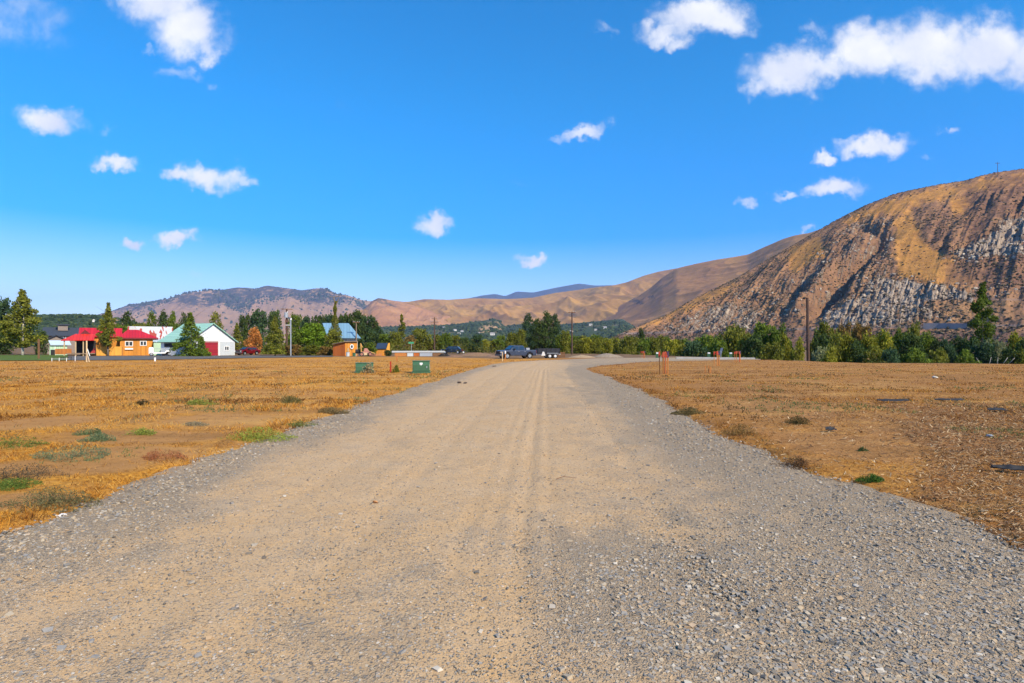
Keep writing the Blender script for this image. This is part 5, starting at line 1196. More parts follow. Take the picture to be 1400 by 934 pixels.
# ivy covered snag with forked top
Y = 112; X = XA(458, Y); e = empty('ivy_covered_pole', (X, Y, 0), 0, 'tall forked pole wrapped in ivy, rising above the blue roof', 'pole')
hz_ = ZA(419, Y)
m = MB(); m.tube((0,0,-.3), (0,0,hz_), .2, .16); m.tube((0,0,hz_), (-.25,0,ZA(406,Y)), .12, .09); m.tube((0,0,hz_-.3), (.75,0,ZA(408,Y)), .11, .07); m.tube((-1.1,0,ZA(406,Y)), (.9,0,ZA(405.6,Y)), .06); m.build('pole', WOODG, e)
r_ = np.random.default_rng(2); n = 5000; zz = r_.random(n) ** .9 * (ZA(412,Y)); wv = .28 + .10 * np.sin(zz * 3) + np.clip(1 - zz / ZA(428,Y), 0, 1) * 1.9
aa = r_.random(n) * 6.283; P = np.stack([np.cos(aa) * wv * r_.random(n) ** .4 + np.clip(zz - hz_, 0, 3) * .25, np.sin(aa) * wv * r_.random(n) ** .4, zz], -1)
V, Fc = leaves(P, .06 + .08 * r_.random(n), 4); mm = np_mesh('ivy', V, Fc, {'tone': ('FACE', r_.random(n))}); o = link('ivy', mm, M_LEAF, e); o.color = OL + (1,)
# ------------------------------------------------------------ roads, lawn, walls at the far edge of the left field
def strip(name, near, far, z, mat, n=40):
    a = spline(near, n); b = spline(far, n); u = np.linspace(0, 1, 8)
    P = a[:, None] * (1-u)[None, :, None] + b[:, None] * u[None, :, None]
    V = np.concatenate([P, np.full(P.shape[:2] + (1,), z)], -1)
    me = np_mesh(name, V.reshape(-1, 3), grid_faces(n, 8), None, False); return tag(link(name, me, mat), kind='structure')
t = NT('asphalt'); p = t.pos(); c = t.ramp(t.noise(p, 1.2, 6, .7), [(.3, (.085,.078,.07)), (.7, (.16,.145,.125))]); M_ASP = t.bsdf(c, .9, t.noise(p, 30, 4), .3, .01, spec=.2)
strip('side_road', [G(93,493.0), G(180,492.6), G(260,491.4), G(360,489.6), G(455,488.4)], [G(93,487.6), G(180,487.2), G(260,487.0), G(360,486.8), G(455,486.8)], .06, M_ASP)
t = NT('lawn_green'); p = t.pos(); c = t.ramp(t.noise(p, 2, 6, .7), [(.3, (.05,.09,.015)), (.7, (.13,.17,.03))]); M_LAWN = t.bsdf(c, .95, t.noise(p, 20, 4), .5, .03, spec=.1)
strip('lawn', [G(-400,493.6), G(-200,493.6), G(0,493.6), G(92.5,493.2)], [G(-400,485), G(-200,485.4), G(0,485.6), G(92.5,486)], .064, M_LAWN)
m = MB(); xa, xb = XA(925, 76), XA(1032, 78)
e = empty('low_concrete_wall', (XA(978, 78), 78, 0), 0, 'long low pale concrete wall between the right field and the thicket', 'wall')
nseg = 9
for k in range(nseg):
    a = -5.4 + k * 10.8 / nseg; MB().box(a+.01, a+10.8/nseg-.01, -.12, .12, -.1, .30 - .012 * k).build('panel', CONC, e)
MB().box(-5.45, 5.45, -.2, .2, -.15, .03).build('footing', CONC, e)
# concrete retaining wall under the highway
pw = [on_hill('rocky_hill', x, 448.5) for x in (1262, 1282, 1302, 1322)]
m = MB()
for i in range(3):
    a, b = Vector(pw[i]), Vector(pw[i+1]); d = (a.xy.normalized() * -2.0); a2 = a + Vector((d.x, d.y, 0)); b2 = b + Vector((d.x, d.y, 0)); h0 = 6.0 / F * a.y
    m.add([a2 + Vector((0,0,-2)), b2 + Vector((0,0,-2)), b2 + Vector((0,0,h0)), a2 + Vector((0,0,h0)), a + Vector((0,0,-2)), b + Vector((0,0,-2)), b + Vector((0,0,h0)), a + Vector((0,0,h0))], [(0,1,2,3),(7,6,5,4),(3,2,6,7),(0,3,7,4),(1,5,6,2)])
o = m.build('retaining_wall', paint('weathered_concrete', (.30,.27,.26), .9, .2, .1), None); tag(o, 'long grey retaining wall along the foot of the rocky hill', 'wall')
# valley houses, far away
HW = paint('far_white_wall', (.70,.66,.60), .7, .05, .3); HR = paint('far_roof', (.30,.27,.26), .7, .1, .3)
def far_house(x, y, w, label, k):
    p = on_hill('orchard_hill', x, y); e = empty('farmhouse', p, math.atan2(-p[0], p[1]) + random.Random(k).uniform(-.4,.4), label, 'house', 'houses across the valley')
    L = w / F * p[1]; D = L * .7; h = L * .38
    gable_block(e, -L/2, L/2, -D/2, D/2, h, h*1.7, 'x', HW, HR, .4)
    for s in (-.25, .25): MB().box(s*L-.5, s*L+.5, -D/2-.06, -D/2+.02, h*.35, h*.75).build('window', DARK, e)
FL = [(537,458,4,'white farmhouse below the orchard, just left of the lone narrow conifer'),(606,449,3.5,'small white house on the orchard bench above the two-armed pole'),(622,453,4,'pale farmhouse in the valley above the dark parked car'),(631,454.5,3.5,'second pale farmhouse above the dark parked car'),(627,458,4,'lower pale house above the dark parked car'),(653,457.5,4,'pale house in the valley left of the bare tan patch'),
      (665,459,3,'tiny house under the tan orchard patch'),(672.5,458.5,6,'largest white house under the tan orchard patch'),(780,454.5,4,'pale house just behind the pole by the gravel road'),(807,445.5,4.5,'highest white house on the right orchard slope'),(814,452.5,3.5,'small house on the right orchard slope, between two larger ones'),(826,450,5,'broad white house at the right end of the orchard slope')]
for k, (x, y, w, l) in enumerate(FL): far_house(x, y, w, l, k)
p = on_hill('orchard_bench_hill', 128, 441); e = empty('bench_hut', p, .3, 'tiny white hut on the green bench behind the red porch roof', 'hut'); MB().box(-1.2,1.2,-1,1,0,2.2).build('wall', HW, e); m = MB(); m.prism([(-1.4,2.2),(1.4,2.2),(0,3.6)],-1.2,1.2,'y'); m.build('roof', HW, e)
# ------------------------------------------------------------ field furniture
GREEN = paint('utility_green_paint', (0.045, 0.115, 0.055), .5, .14, 4)
def util_box(x0, x1, yt, yb, label):
    Y = YB(yb); e = place((x0+x1)/2, Y, 'utility_box', label, 'utility box', z=.02, group='green utility boxes in the left field'); w = W((x0+x1)/2, Y, x1-x0)/2; h = ZA(yt, Y) - .02; d = .95
    m = MB(); m.prism([(0, .12), (d, .12), (d, h-.02), (.22, h-.02), (0, h-.20)], -w, w, 'x'); m.build('cabinet', GREEN, e, bevel=.02)
    MB().box(-w-.03, w+.03, .18, d+.03, h-.02, h+.03).build('lid', GREEN, e, bevel=.012)
    MB().box(-w-.06, w+.06, -.06, d+.06, -.1, .115).build('plinth', GREEN, e)
    MB().box(-w+.08, w-.08, -.012, .0, .18, h-.26).build('door', GREEN, e, bevel=.006)
    MB().box(w-.22, w-.17, -.05, -.012, h*.45, h*.6).build('latch', STEEL, e)
    return e, w, h
e, w, h = util_box(564, 587.5, 494, 511.2, 'green metal utility box with a white sticker, right one by the gravel road')
m = MB(); m.add([(-.09, -.012, h-.13), (.09, -.012, h-.13), (0, -.014, h-.30), (-.09, .0, h-.13)], [(0,1,2),(0,3,1)]); m.box(-.1, .1, -.016, .03, h-.22, h-.10); m.build('sticker', TRIM, e)
MB().box(w+.001, w+.012, .1, .16, h*.3, h*.75).build('side_tag', TRIM, e)
util_box(486, 510.5, 496.8, 511, 'green metal utility box half hidden behind a dry weed, left one')
def weed(x, yb, wpx, hpx, col, label, n=1200, name='weed', cat='weed', seed=1, kind='leafy', dy=0.0, group='weeds in the fields'):
    Y = YB(yb) + dy; X = XA(x, Y); z = float(field_h(np.array([X]), np.array([Y]), road_d(np.array([X]), np.array([Y])))[0])
    r = np.random.default_rng(seed); w = wpx / F * Y / 2; h = hpx / F * Y
    n *= 3; a = r.random(n) * 6.283; q = r.random(n) ** .6 * (1 + .5 * (vn(a * 1.6, a * 0 + seed, seed) - .3)); kk = r.random(n) < ss(.42, .62, fbm(np.cos(a) * q * w * 3.2 + seed, np.sin(a) * q * w * 2.4, 3, seed)) * (1.2 - q * .7) + .2; a = a[kk]; q = q[kk]; n = len(a); P = np.stack([np.cos(a) * q * w, np.sin(a) * q * w * .6, r.random(n) ** 1.6 * h * 1.1 * np.clip(1.05 - q ** 2 * .7, .15, 1)], -1)
    P[:, 2] += h * .3 * (vn(P[:, 0] * 9 + seed, P[:, 1] * 9, seed) - .4)
    V, Fc = leaves(P, (.008 + .010 * r.random(n)) * max(1, Y / 9), seed, .35)
    m = np_mesh(name, V, Fc, {'tone': ('FACE', np.clip(r.normal(.5, .25, n), 0, 1))})
    o = link(name, m, M_LEAF); o.color = col + (1,); o.location = (X, Y, z)
    return tag(o, label, cat, group)
weed(503, 511.4, 17, 13, (.30, .23, .14), 'dry grey brown weed in front of the left green utility box', 420, seed=3)
weed(541, 510, 9, 9, OL, 'small green weed beside the red stake between the utility boxes', 500, seed=4)
for i, (x, yb, w_, h_, c, l) in enumerate([(352, 603, 84, 15, (.22,.26,.05), 'yellow green weed patch right at the left road edge'), (100, 628, 100, 14, (.13,.165,.10), 'blue grey spreading weed on the left bare soil'), (136, 606, 44, 9, (.12,.16,.09), 'smaller blue grey weed above the big spreading one'),
        (22, 612, 64, 14, (.10,.15,.035), 'green weed patch at the left edge of the photo'), (36, 656, 96, 17, (.10,.075,.05), 'dark purplish weed clump at the left edge, lower one'), (20, 668, 70, 10, (.11,.16,.035), 'bright green low weed under the dark purplish clump'), (190, 597, 40, 10, (.20,.24,.05), 'small light green weed in the middle of the left field'),
        (120, 597, 36, 8, (.10,.14,.07), 'grey green tuft beyond the spreading weed'), (275, 555, 40, 7, (.20,.22,.05), 'pale yellow green tuft far out in the left field'), (412, 583, 44, 8, (.12,.15,.05), 'olive weed beside the left road edge, beyond the yellow one'), (70, 696, 110, 22, (.13,.12,.06), 'grey leafy weed strip along the near left road edge'), (265, 583, 34, 4, (.26,.21,.14), 'grey dry tuft in the left field'), (455, 566, 48, 8, (.16,.12,.06), 'dry brown tuft by the left road edge'),
        (225, 629, 56, 11, (.30,.12,.06), 'reddish weed by the left road verge'), (395, 552, 36, 8, (.15,.13,.05), 'olive brown tuft in the left field near the utility boxes'), (195, 556, 18, 8, (.05,.04,.02), 'small black brown weed in the left field'),
        (1190, 661, 34, 9, (.05,.11,.02), 'small vivid green weed at the right road edge'), (1180, 620, 12, 6, (.06,.10,.04), 'tiny green sprig in the right field'), (1090, 582, 36, 10, (.09,.07,.03), 'dark dry tuft in the right field'), (1012, 598, 50, 12, (.24,.15,.06), 'golden brown tuft at the right road edge'), (1090, 640, 60, 12, (.10,.055,.03), 'dark reddish brown matted weed at the right road edge'), (942, 568, 40, 8, (.14,.11,.05), 'olive brown tuft at the right road edge, farther up')]):
    weed(x, yb, w_, h_, c, l, int(260 + w_ * 15), seed=20 + i)
# stakes
RED = paint('red_stake_paint', (.42,.035,.012), .6, .15); ORP = paint('orange_lath', (.46,.17,.035), .7, .2, 6); TAPE = paint('red_flagging_tape', (.38,.07,.025), .5, .1); PALEW = paint('pale_lath', (.58,.42,.24), .8, .15, 6); DPURP = paint('dark_purple_tape', (.05,.03,.08), .5, .1)
def stake(x, yt, yb, label, mat, w=.045, tip=None, name='stake', lean=0):
    Y = YB(yb); X = XA(x, Y); e = empty(name, (X, Y, 0.0), 0, label, 'stake', 'marker stakes in the fields'); h = ZA(yt, Y)
    MB().prism([(-w, -.1), (w, -.1), (w + lean, h - .06), (lean, h), (-w + lean, h - .06)], -.02, .02, 'y').build('lath', mat, e)
    if tip: MB().box(-w*1.4+lean, w*1.4+lean, -.03, .03, h*.72, h*.98).build('painted_tip', tip, e)
    return e
stake(534, 494, 509.5, 'short red stake between the green utility boxes', RED, .05)
stake(542.5, 487, 494.5, 'short orange stake far behind the red one', ORP, .07)
stake(687, 481, 494, 'pale wooden stake in front of the pickup, left one', PALEW, .05)
stake(691, 479.5, 494, 'pinkish stake with white top in front of the pickup, right one', ORP, .05, TRIM)
stake(212, 488.5, 494, 'short white marker post at the edge of the side road', TRIM, .10)
stake(53, 463.5, 491, 'weathered brown post on the lawn beside the yellowing tree', WOODB, .14, name='wooden_post')
def bundle(x, yt, yb, wpx, n, label, top=True, seed=1):
    """cluster of tall laths with red paint and flagging around one point"""
    Y = YB(yb); X = XA(x, Y); e = empty('stake_bundle', (X, Y, 0), 0, label, 'stakes', 'orange survey stake bundles'); r = random.Random(seed); w = wpx / F * Y
    h = ZA(yt, Y)
    for k in range(n):
        xx = -w/2 + w * (k + .2) / n; dy = r.uniform(-.35, .35); hh = h * r.uniform(.93, 1.0) if top else h * r.uniform(.7, 1); ln = r.uniform(-.03, .03)
        st = MB().prism([(xx-.022, -.1), (xx+.022, -.1), (xx+.022+ln, hh), (xx-.022+ln, hh)], dy-.015, dy+.015, 'y').build('stake', ORP if k < n-1 or not top else RED, e)
        if top: MB().prism([(xx-.05+ln, hh*.76), (xx+.05+ln, hh*.76), (xx+.045+ln, hh), (xx-.05+ln, hh*.98)], dy-.03, dy+.03, 'y').build('flagging', TAPE if k % 2 else RED, st)
    if top:
        m = MB(); m.box(w/2-.03, w/2+.05, -.05, .05, -.1, h*.96); m.build('post', ORP, e); MB().box(w/2-.04, w/2+.07, -.06, .06, h*.74, h*1.0).build('dark_wrap', DPURP, e)
        m = MB()
        for k in range(6): m.box(-w/2+.02*k, w/2-.05*k*.5, -.07-.011*k, -.063-.011*k, h*(.78+.032*k), h*(.80+.032*k))
        m.build('tape', TAPE, e)
    return e
bundle(908, 480.5, 512.5, 9.5, 6, 'tallest bundle of orange stakes wrapped in red flagging, nearest the road bend', seed=2)
bundle(968.5, 499, 511.5, 9, 5, 'low bundle of bare orange laths standing in dry straw', False, 5)
bundle(979, 480, 501, 7.5, 5, 'middle bundle of red flagged orange stakes above the low laths', seed=3)
bundle(1007.5, 480, 495, 8.5, 4, 'farthest right bundle of red flagged orange stakes by the concrete wall', seed=4)
bundle(879, 480, 490, 4.5, 3, 'small reddish stakes at the far side of the road bend', seed=6)
# small green pedestals with white caps
for x, l in ((898.5, 'small green pedestal with white cap behind the tallest orange stakes'), (969, 'small green pedestal with white cap behind the middle orange stakes'), (999, 'small green pedestal with white cap by the farthest orange stakes')):
    e = place(x, 84, 'utility_pedestal', l, 'pedestal', group='green pedestals along the concrete wall'); MB().box(-.22, .22, -.2, .2, -.1, .62).build('body', GREEN, e, bevel=.02); MB().box(-.16, .2, -.22, .22, .62, .82).build('cap', TRIM, e, bevel=.03)
e = place(985.5, 86, 'tilted_panel', 'grey blue panel tilted on a post behind the orange stakes', 'panel'); 
MB().tube((0,0,-.1), (0,0,1.0), .05).build('post', STEEL, e); m = MB(); m.quad((-.28,0,.45), (.10,0,.55), (.34,.35,1.5), (-.02,.35,1.45), -.04); m.build('panel', paint('solar_blue_grey', (.10,.12,.17), .3, .1), e)
# gravel mounds
def mound(x, yb, wpx, hpx, label, col=(.40,.33,.25), seed=1, dy=4, cat='gravel pile', name='gravel_pile'):
    Y = YB(yb) + dy; X = XA(x, Y); w = wpx / F * Y / 2; h = hpx / F * Y; n = 40; g = np.linspace(-1, 1, n); A_, B_ = np.meshgrid(g, g)
    rr = np.hypot(A_, B_); z = h * np.clip(1 - rr ** 1.6, -.12, 1) * (.75 + .5 * fbm(A_ * 2.2 + seed, B_ * 2.2, 4, seed)) + .10 * h * (vn(A_ * 14, B_ * 14, seed) - .5)
    me = np_mesh(name, np.stack([A_ * w, B_ * w * .6, z], -1).reshape(-1, 3), grid_faces(n, n), None, True)
    o = link(name, me, paint('pile_%d' % seed, col, .95, .3, 5, bump=.6)); o.location = (X, Y, gz(X, Y) - .05); return tag(o, label, cat)
mound(831, 489.6, 46, 6, 'grey gravel mound at the road bend, in front of the bushes', (.27,.21,.15), seed=11)
mound(796, 489.8, 40, 4, 'low tan dirt mound left of the grey gravel mound', (.36,.25,.15), 12)
mound(652, 488.2, 60, 5, 'low brown heap of soil and brush left of the pickup', (.24,.14,.075), 13, 8, 'soil heap', 'soil_heap')
mound(622, 489, 26, 3, 'small brown heap below the dark parked car', (.22,.12,.07), 14, 6, 'soil heap', 'soil_heap')
mound(672, 489, 22, 3.5, 'small dark brown heap just left of the pickup nose', (.20,.12,.08), 15, 4, 'soil heap', 'soil_heap')
# long pale stack with orange crate beneath
e = place(574, 96, 'covered_lumber_stack', 'long low stack under a white cover, beyond the green utility boxes', 'lumber stack'); w0 = W(574, 96, 1)
MB().box(-38*w0, 34*w0, -.5, .6, .62, .92).build('cover', paint('white_tarp', (.44,.45,.44), .6, .08), e, bevel=.05)
for a, b, mt in ((-34, -18, ORP), (-17, -9, GREYS), (-8, -1, DKOR), (0, 17, STEEL), (18, 30, WOODB)): MB().box(a*w0, b*w0, -.4, .5, .02, .615).build('bundle', mt, e)
e = place(607, 96, 'tyre_pile', 'dark tyres lying at the right end of the white covered stack', 'tyres')
for k, (a, b) in enumerate(((-.6,.12),(.05,.12),(.7,.12),(-.25,.34),(.4,.34))):
    m = MB(); n = 16
    vs = []; fs = []
    for i in range(n):
        an = 2*math.pi*i/n
        for j in range(6):
            bn_ = 2*math.pi*j/6; rr = .24 + .10*math.cos(bn_); vs.append((a + rr*math.cos(an), rr*math.sin(an), b + .10*math.sin(bn_)))
    for i in range(n):
        for j in range(6): fs.append((i*6+j, i*6+(j+1) % 6, ((i+1) % n)*6+(j+1) % 6, ((i+1) % n)*6+j))
    m.add(vs, fs).build('tyre', TYRE, e)
# street sign
e = place(562.5, 118, 'street_sign', 'small green street name sign on a post above the white covered stack', 'sign'); MB().tube((0,0,-.1), (0,0,ZA(470,118)), .05).build('post', STEEL, e)
MB().box(-.62, .5, -.03, .03, ZA(470,118), ZA(467.5,118)).build('blade', paint('sign_green', (.05,.28,.14), .4, .05), e)
# farm machinery beside the orange shed
Ym = 96
e = place(499, Ym, 'tractor_implement', 'rusty pink and orange farm implement with a tall arm beside the orange shed', 'farm machine'); w0 = W(499, Ym, 1)
RST = paint('rusty_pink_metal', (.46,.20,.14), .6, .25, 6)
m = MB(); m.box(-5*w0, 8*w0, -.4, .4, .5, .8); m.prism([(-2*w0, .8), (6*w0, .8), (3*w0, 1.35), (-1*w0, 1.35)], -.35, .35, 'y'); m.build('body', RST, e, bevel=.04)
m = MB(); m.tube((-5*w0, 0, .7), (-6*w0, 0, 2.2), .09); m.tube((-6*w0, 0, 2.2), (-3.5*w0, 0, 1.5), .07); m.tube((8*w0, 0, .7), (14*w0, 0, .45), .08); m.build('arm', paint('yellow_arm', (.55,.30,.08), .6, .15), e)
MB().box(-3*w0, 3*w0, -.45, -.41, .2, .62).build('bucket', PALEW, e)
for xx in (-4.5, 7): 
    for s in (-1, 1): wheel(e, xx*w0, s*.5, .36, .2, rim=RST)
e = place(514, Ym, 'harrow', 'low red brown harrow on the ground between the two orange sheds', 'harrow'); m = MB()
for k in range(7): m.tube((-.8+k*.27, -.4, .15), (-.8+k*.27, .4, .15), .03, n=6); m.tube((-.8+k*.27, -.4, .15), (-.75+k*.27, -.42, .55), .03, n=6)
m.tube((-.9,-.4,.2), (.9,-.4,.2), .05, n=6); m.tube((-.9,.4,.2), (.9,.4,.2), .05, n=6); m.build('frame', RST, e)
for x, l, mt, s in ((475.5, 'grey tub standing by the corner of the orange shed', GREYS, .5), (484, 'small dark green barrel by the orange shed wall', GREEN, .42)):
    e = place(x, 96, 'barrel', l, 'barrel'); MB().tube((0,0,0), (0,0,s*1.4), s*.55, s*.6, 14).build('drum', mt, e); MB().tube((0,0,s*1.4), (0,0,s*1.45), s*.62, s*.62, 14).build('lid', DARK, e)
e = place(489, 96.5, 'fuel_tank', 'small black tank on legs at the right corner of the orange shed', 'tank'); MB().tube((-.4,0,.8), (.4,0,.8), .36, n=14).build('tank', DARK, e)
for s in (-.3, .3): MB().box(s-.04, s+.04, -.25, .25, 0, .5).build('leg', STEEL, e)
# low white fence piece / gate lying by the lawn
e = place(83, YB(494.2), 'low_rail_fence', 'low white wire rail fence at the lawn edge in front of the green shed', 'fence'); w0 = W(83, YB(494.2), 1)
for p_ in (-12, -2, 8, 20): MB().tube((p_*w0,0,-.1), (p_*w0,0,.42 if p_ != 20 else .62), .035, n=8).build('post', TRIM, e)
m = MB(); m.tube((-12*w0,0,.36), (12*w0,0,.34), .02, n=6); m.tube((-12*w0,0,.2), (12*w0,0,.2), .015, n=6); m.build('rail', STEEL, e)
e = place(90, YB(493), 'bicycle_wheel_rack', 'dark metal rack lying on the lawn behind the white rail fence', 'rack'); m = MB()
for k in range(5): m.tube((-.5+k*.25,0,0), (-.45+k*.25,.05,.42), .025, n=6)
m.tube((-.55,0,.4), (.6,.05,.42), .03, n=6); m.tube((-.55,0,.03), (.6,0,.03), .03, n=6); m.build('frame', DARK, e)
e = place(118.5, YB(495), 'crutch_post', 'pale wooden post propped by a brace at the end of the side road', 'post'); h = ZA(466, YB(495))
MB().box(-.07,.07,-.07,.07,-.1,h).build('post', PALEW, e); MB().tube((-.02,-.1,1.2), (.25,-.7,0), .05).build('brace', PALEW, e)
# landscape-fabric scraps
FAB = paint('black_fabric', (.022,.022,.026), .7, .3, 4)
def scrap(x, y, wpx, hpx, label, seed, ang=0):
    Y = YB(y); X = XA(x, Y); w = wpx / F * Y / 2; d = max(.04, hpx * .24 / (F * H) * Y * Y / 2) ; g = np.linspace(-1, 1, 22); A_, B_ = np.meshgrid(g, g[:10] * 0 + np.linspace(-1, 1, 10))
    ew = 1 - .25 * vn(B_ * 3, B_ * 0, seed); z = .05 + .05 * fbm(A_ * 2.5, B_ * 1.5, 3, seed) + .04 * (B_ > .6)
    x_ = A_ * w * ew; y_ = B_ * d * (1 - .5 * A_ ** 2 * vn(A_ * 2, A_ * 0, seed + 3))
    V = np.stack([x_ * math.cos(ang) - y_ * math.sin(ang), x_ * math.sin(ang) + y_ * math.cos(ang), z], -1).reshape(-1, 3)
    me = np_mesh('fabric_scrap', V, grid_faces(10, 22), None, True); o = link('fabric_scrap', me, FAB); sm = o.modifiers.new('thickness', 'SOLIDIFY'); sm.thickness = .012
    o.location = (X, Y, float(field_h(np.array([X]), np.array([Y]), np.array([3.]))[0])); tag(o, label, 'fabric scrap', 'black ground fabric showing in the right field')
scrap(1222, 552.5, 46, 4, 'long black fabric scrap in the right field, left of two in line', 1); scrap(1298, 551.5, 42, 3, 'thin black fabric scrap in the right field, right of two in line', 2)
scrap(1364, 564, 26, 5, 'short grey black fabric scrap beside the wood chip litter', 3); scrap(1136, 593, 18, 5, 'small pointed black fabric scrap in the middle of the right field', 4, .3)
scrap(1384, 650, 50, 6, 'black fabric scrap at the right edge of the photo', 5, -.5)
# stick, pale rocks, hole covers
e = empty('fallen_twig', (XA(772, YB(657)), YB(657), .03), .4, 'dark dry forked twig lying on the gravel road', 'twig'); m = MB()
m.tube((-.13,.02,0), (-.02,0,.03), .006, .005, 6); m.tube((-.02,0,.03), (.15,-.08,.01), .005, .003, 6); m.tube((-.02,0,.03), (.05,.06,.04), .004, .002, 6); m.build('stem', WOODB, e)
def rock(x, y, px_, label, col, seed):
    Y = YB(y); X = XA(x, Y); s = px_ / F * Y / 2; d = road_d(np.array([X]), np.array([Y])); z = float(field_h(np.array([X]), np.array([Y]), d)[0]); z = max(z, .0)
    V, Fc = blobs(np.array([[0, 0, s * .3]]), np.array([s]), ICO, ICF, .3, (.4, .6), seed); me = np_mesh('rock', V, Fc, None); o = link('rock', me, paint('rock_%d' % seed, col, .9, .2, 20)); o.location = (X, Y, z + .01)
    tag(o, label, 'rock')
rock(1278, 518, 7, 'pale rock in the far right field below the thicket', (.62,.55,.45), 1); rock(1353, 600, 9, 'blue grey stone beside the wood chips in the right field', (.30,.33,.36), 2); rock(86, 707, 9, 'white pebble at the near left road edge', (.70,.66,.60), 3)
rock(513, 688, 6, 'small orange pebble on the tan side of the road', (.60,.28,.10), 4); rock(628, 524.5, 8, 'dark clod on the left road shoulder, left of two', (.13,.09,.06), 5); rock(636, 524.7, 6, 'dark clod on the left road shoulder, right of two', (.13,.09,.06), 6); rock(676, 502, 5, 'dark clod at the road edge below the stakes by the pickup', (.14,.10,.07), 7)
# ------------------------------------------------------------ camera
cam = bpy.data.cameras.new('camera'); co = bpy.data.objects.new('camera', cam); COL.objects.link(co)
co.location = (0, 0, H); co.rotation_euler = (R(90), 0, 0)
cam.sensor_width = 36; cam.lens = 36 * F / 1400; cam.shift_y = (HZ - 467) / 1400
cam.clip_start = 0.1; cam.clip_end = 60000; SC.camera = co
# ------------------------------------------------------------ sun and sky
SUN_EL, SUN_AZ = 39, (0.66, -0.75)     # direction to the sun in plan: right and behind the camera
s = bpy.data.lights.new('sun', 'SUN'); s.energy = 4.8; s.angle = R(.5); s.color = (1, .885, .675)
so = bpy.data.objects.new('sun', s); COL.objects.link(so)
d = Vector((SUN_AZ[0] * math.cos(R(SUN_EL)), SUN_AZ[1] * math.cos(R(SUN_EL)), math.sin(R(SUN_EL)))); so.rotation_euler = d.to_track_quat('Z', 'Y').to_euler(); so.location = (20, -20, 40)
w = bpy.data.worlds.new('World'); SC.world = w; w.use_nodes = True; t = w.node_tree; t.nodes.clear()
N_ = t.nodes.new; Lk = t.links.new
sky = N_('ShaderNodeTexSky'); sky.sky_type = 'NISHITA'; sky.sun_disc = False; sky.sun_elevation = R(SUN_EL); sky.sun_rotation = math.atan2(SUN_AZ[0], SUN_AZ[1]); sky.air_density = 1.0; sky.dust_density = 0.3; sky.ozone_density = 2.2
hsv = N_('ShaderNodeHueSaturation'); hsv.inputs['Saturation'].default_value = 1.95; hsv.inputs['Hue'].default_value = .487; hsv.inputs['Value'].default_value = 1.0; HSV_ = hsv; Lk(sky.outputs[0], hsv.inputs['Color'])
tc = N_('ShaderNodeTexCoord'); sp = N_('ShaderNodeSeparateXYZ'); Lk(tc.outputs['Generated'], sp.inputs[0])
def mth(op, a, b=0.0, cl=False):
    n = N_('ShaderNodeMath'); n.operation = op; n.use_clamp = cl
    for i, v in enumerate((a, b)):
        if isinstance(v, (int, float)): n.inputs[i].default_value = v
        else: Lk(v, n.inputs[i])
    return n.outputs[0]
yc = mth('MAXIMUM', sp.outputs[1], 0.02)
def rng(v, a, b, c, d):
    n = N_('ShaderNodeMapRange'); n.interpolation_type = 'SMOOTHSTEP'; Lk(v, n.inputs[0]); n.inputs[1].default_value = a; n.inputs[2].default_value = b; n.inputs[3].default_value = c; n.inputs[4].default_value = d; return n.outputs[0]
Lk(rng(sp.outputs[2], -.06, .42, .522, .486), hsv.inputs['Hue']); Lk(rng(sp.outputs[2], -.06, .38, 1.3, 2.2), hsv.inputs['Saturation'])
cb = N_('ShaderNodeCombineXYZ'); Lk(mth('DIVIDE', sp.outputs[0], yc), cb.inputs[0]); Lk(mth('DIVIDE', sp.outputs[2], yc), cb.inputs[1])
UV = cb.outputs[0]
def nz(vec, sc, det, rough, dist=0.0):
    n = N_('ShaderNodeTexNoise'); n.inputs['Scale'].default_value = sc; n.inputs['Detail'].default_value = det; n.inputs['Roughness'].default_value = rough; n.inputs['Distortion'].default_value = dist; Lk(vec, n.inputs['Vector']); return n
na = nz(UV, 16, 6, .6); nb = nz(UV, 60, 6, .65)
def warp(vec, src, amt):
    a = N_('ShaderNodeVectorMath'); a.operation = 'SUBTRACT'; Lk(src, a.inputs[0]); a.inputs[1].default_value = (.5, .5, .5)
    b = N_('ShaderNodeVectorMath'); b.operation = 'MULTIPLY_ADD'; Lk(a.outputs[0], b.inputs[0]); b.inputs[1].default_value = (amt, amt, 0); Lk(vec, b.inputs[2]); return b.outputs[0]
UVW = warp(warp(UV, na.outputs['Color'], .085), nb.outputs['Color'], .018)
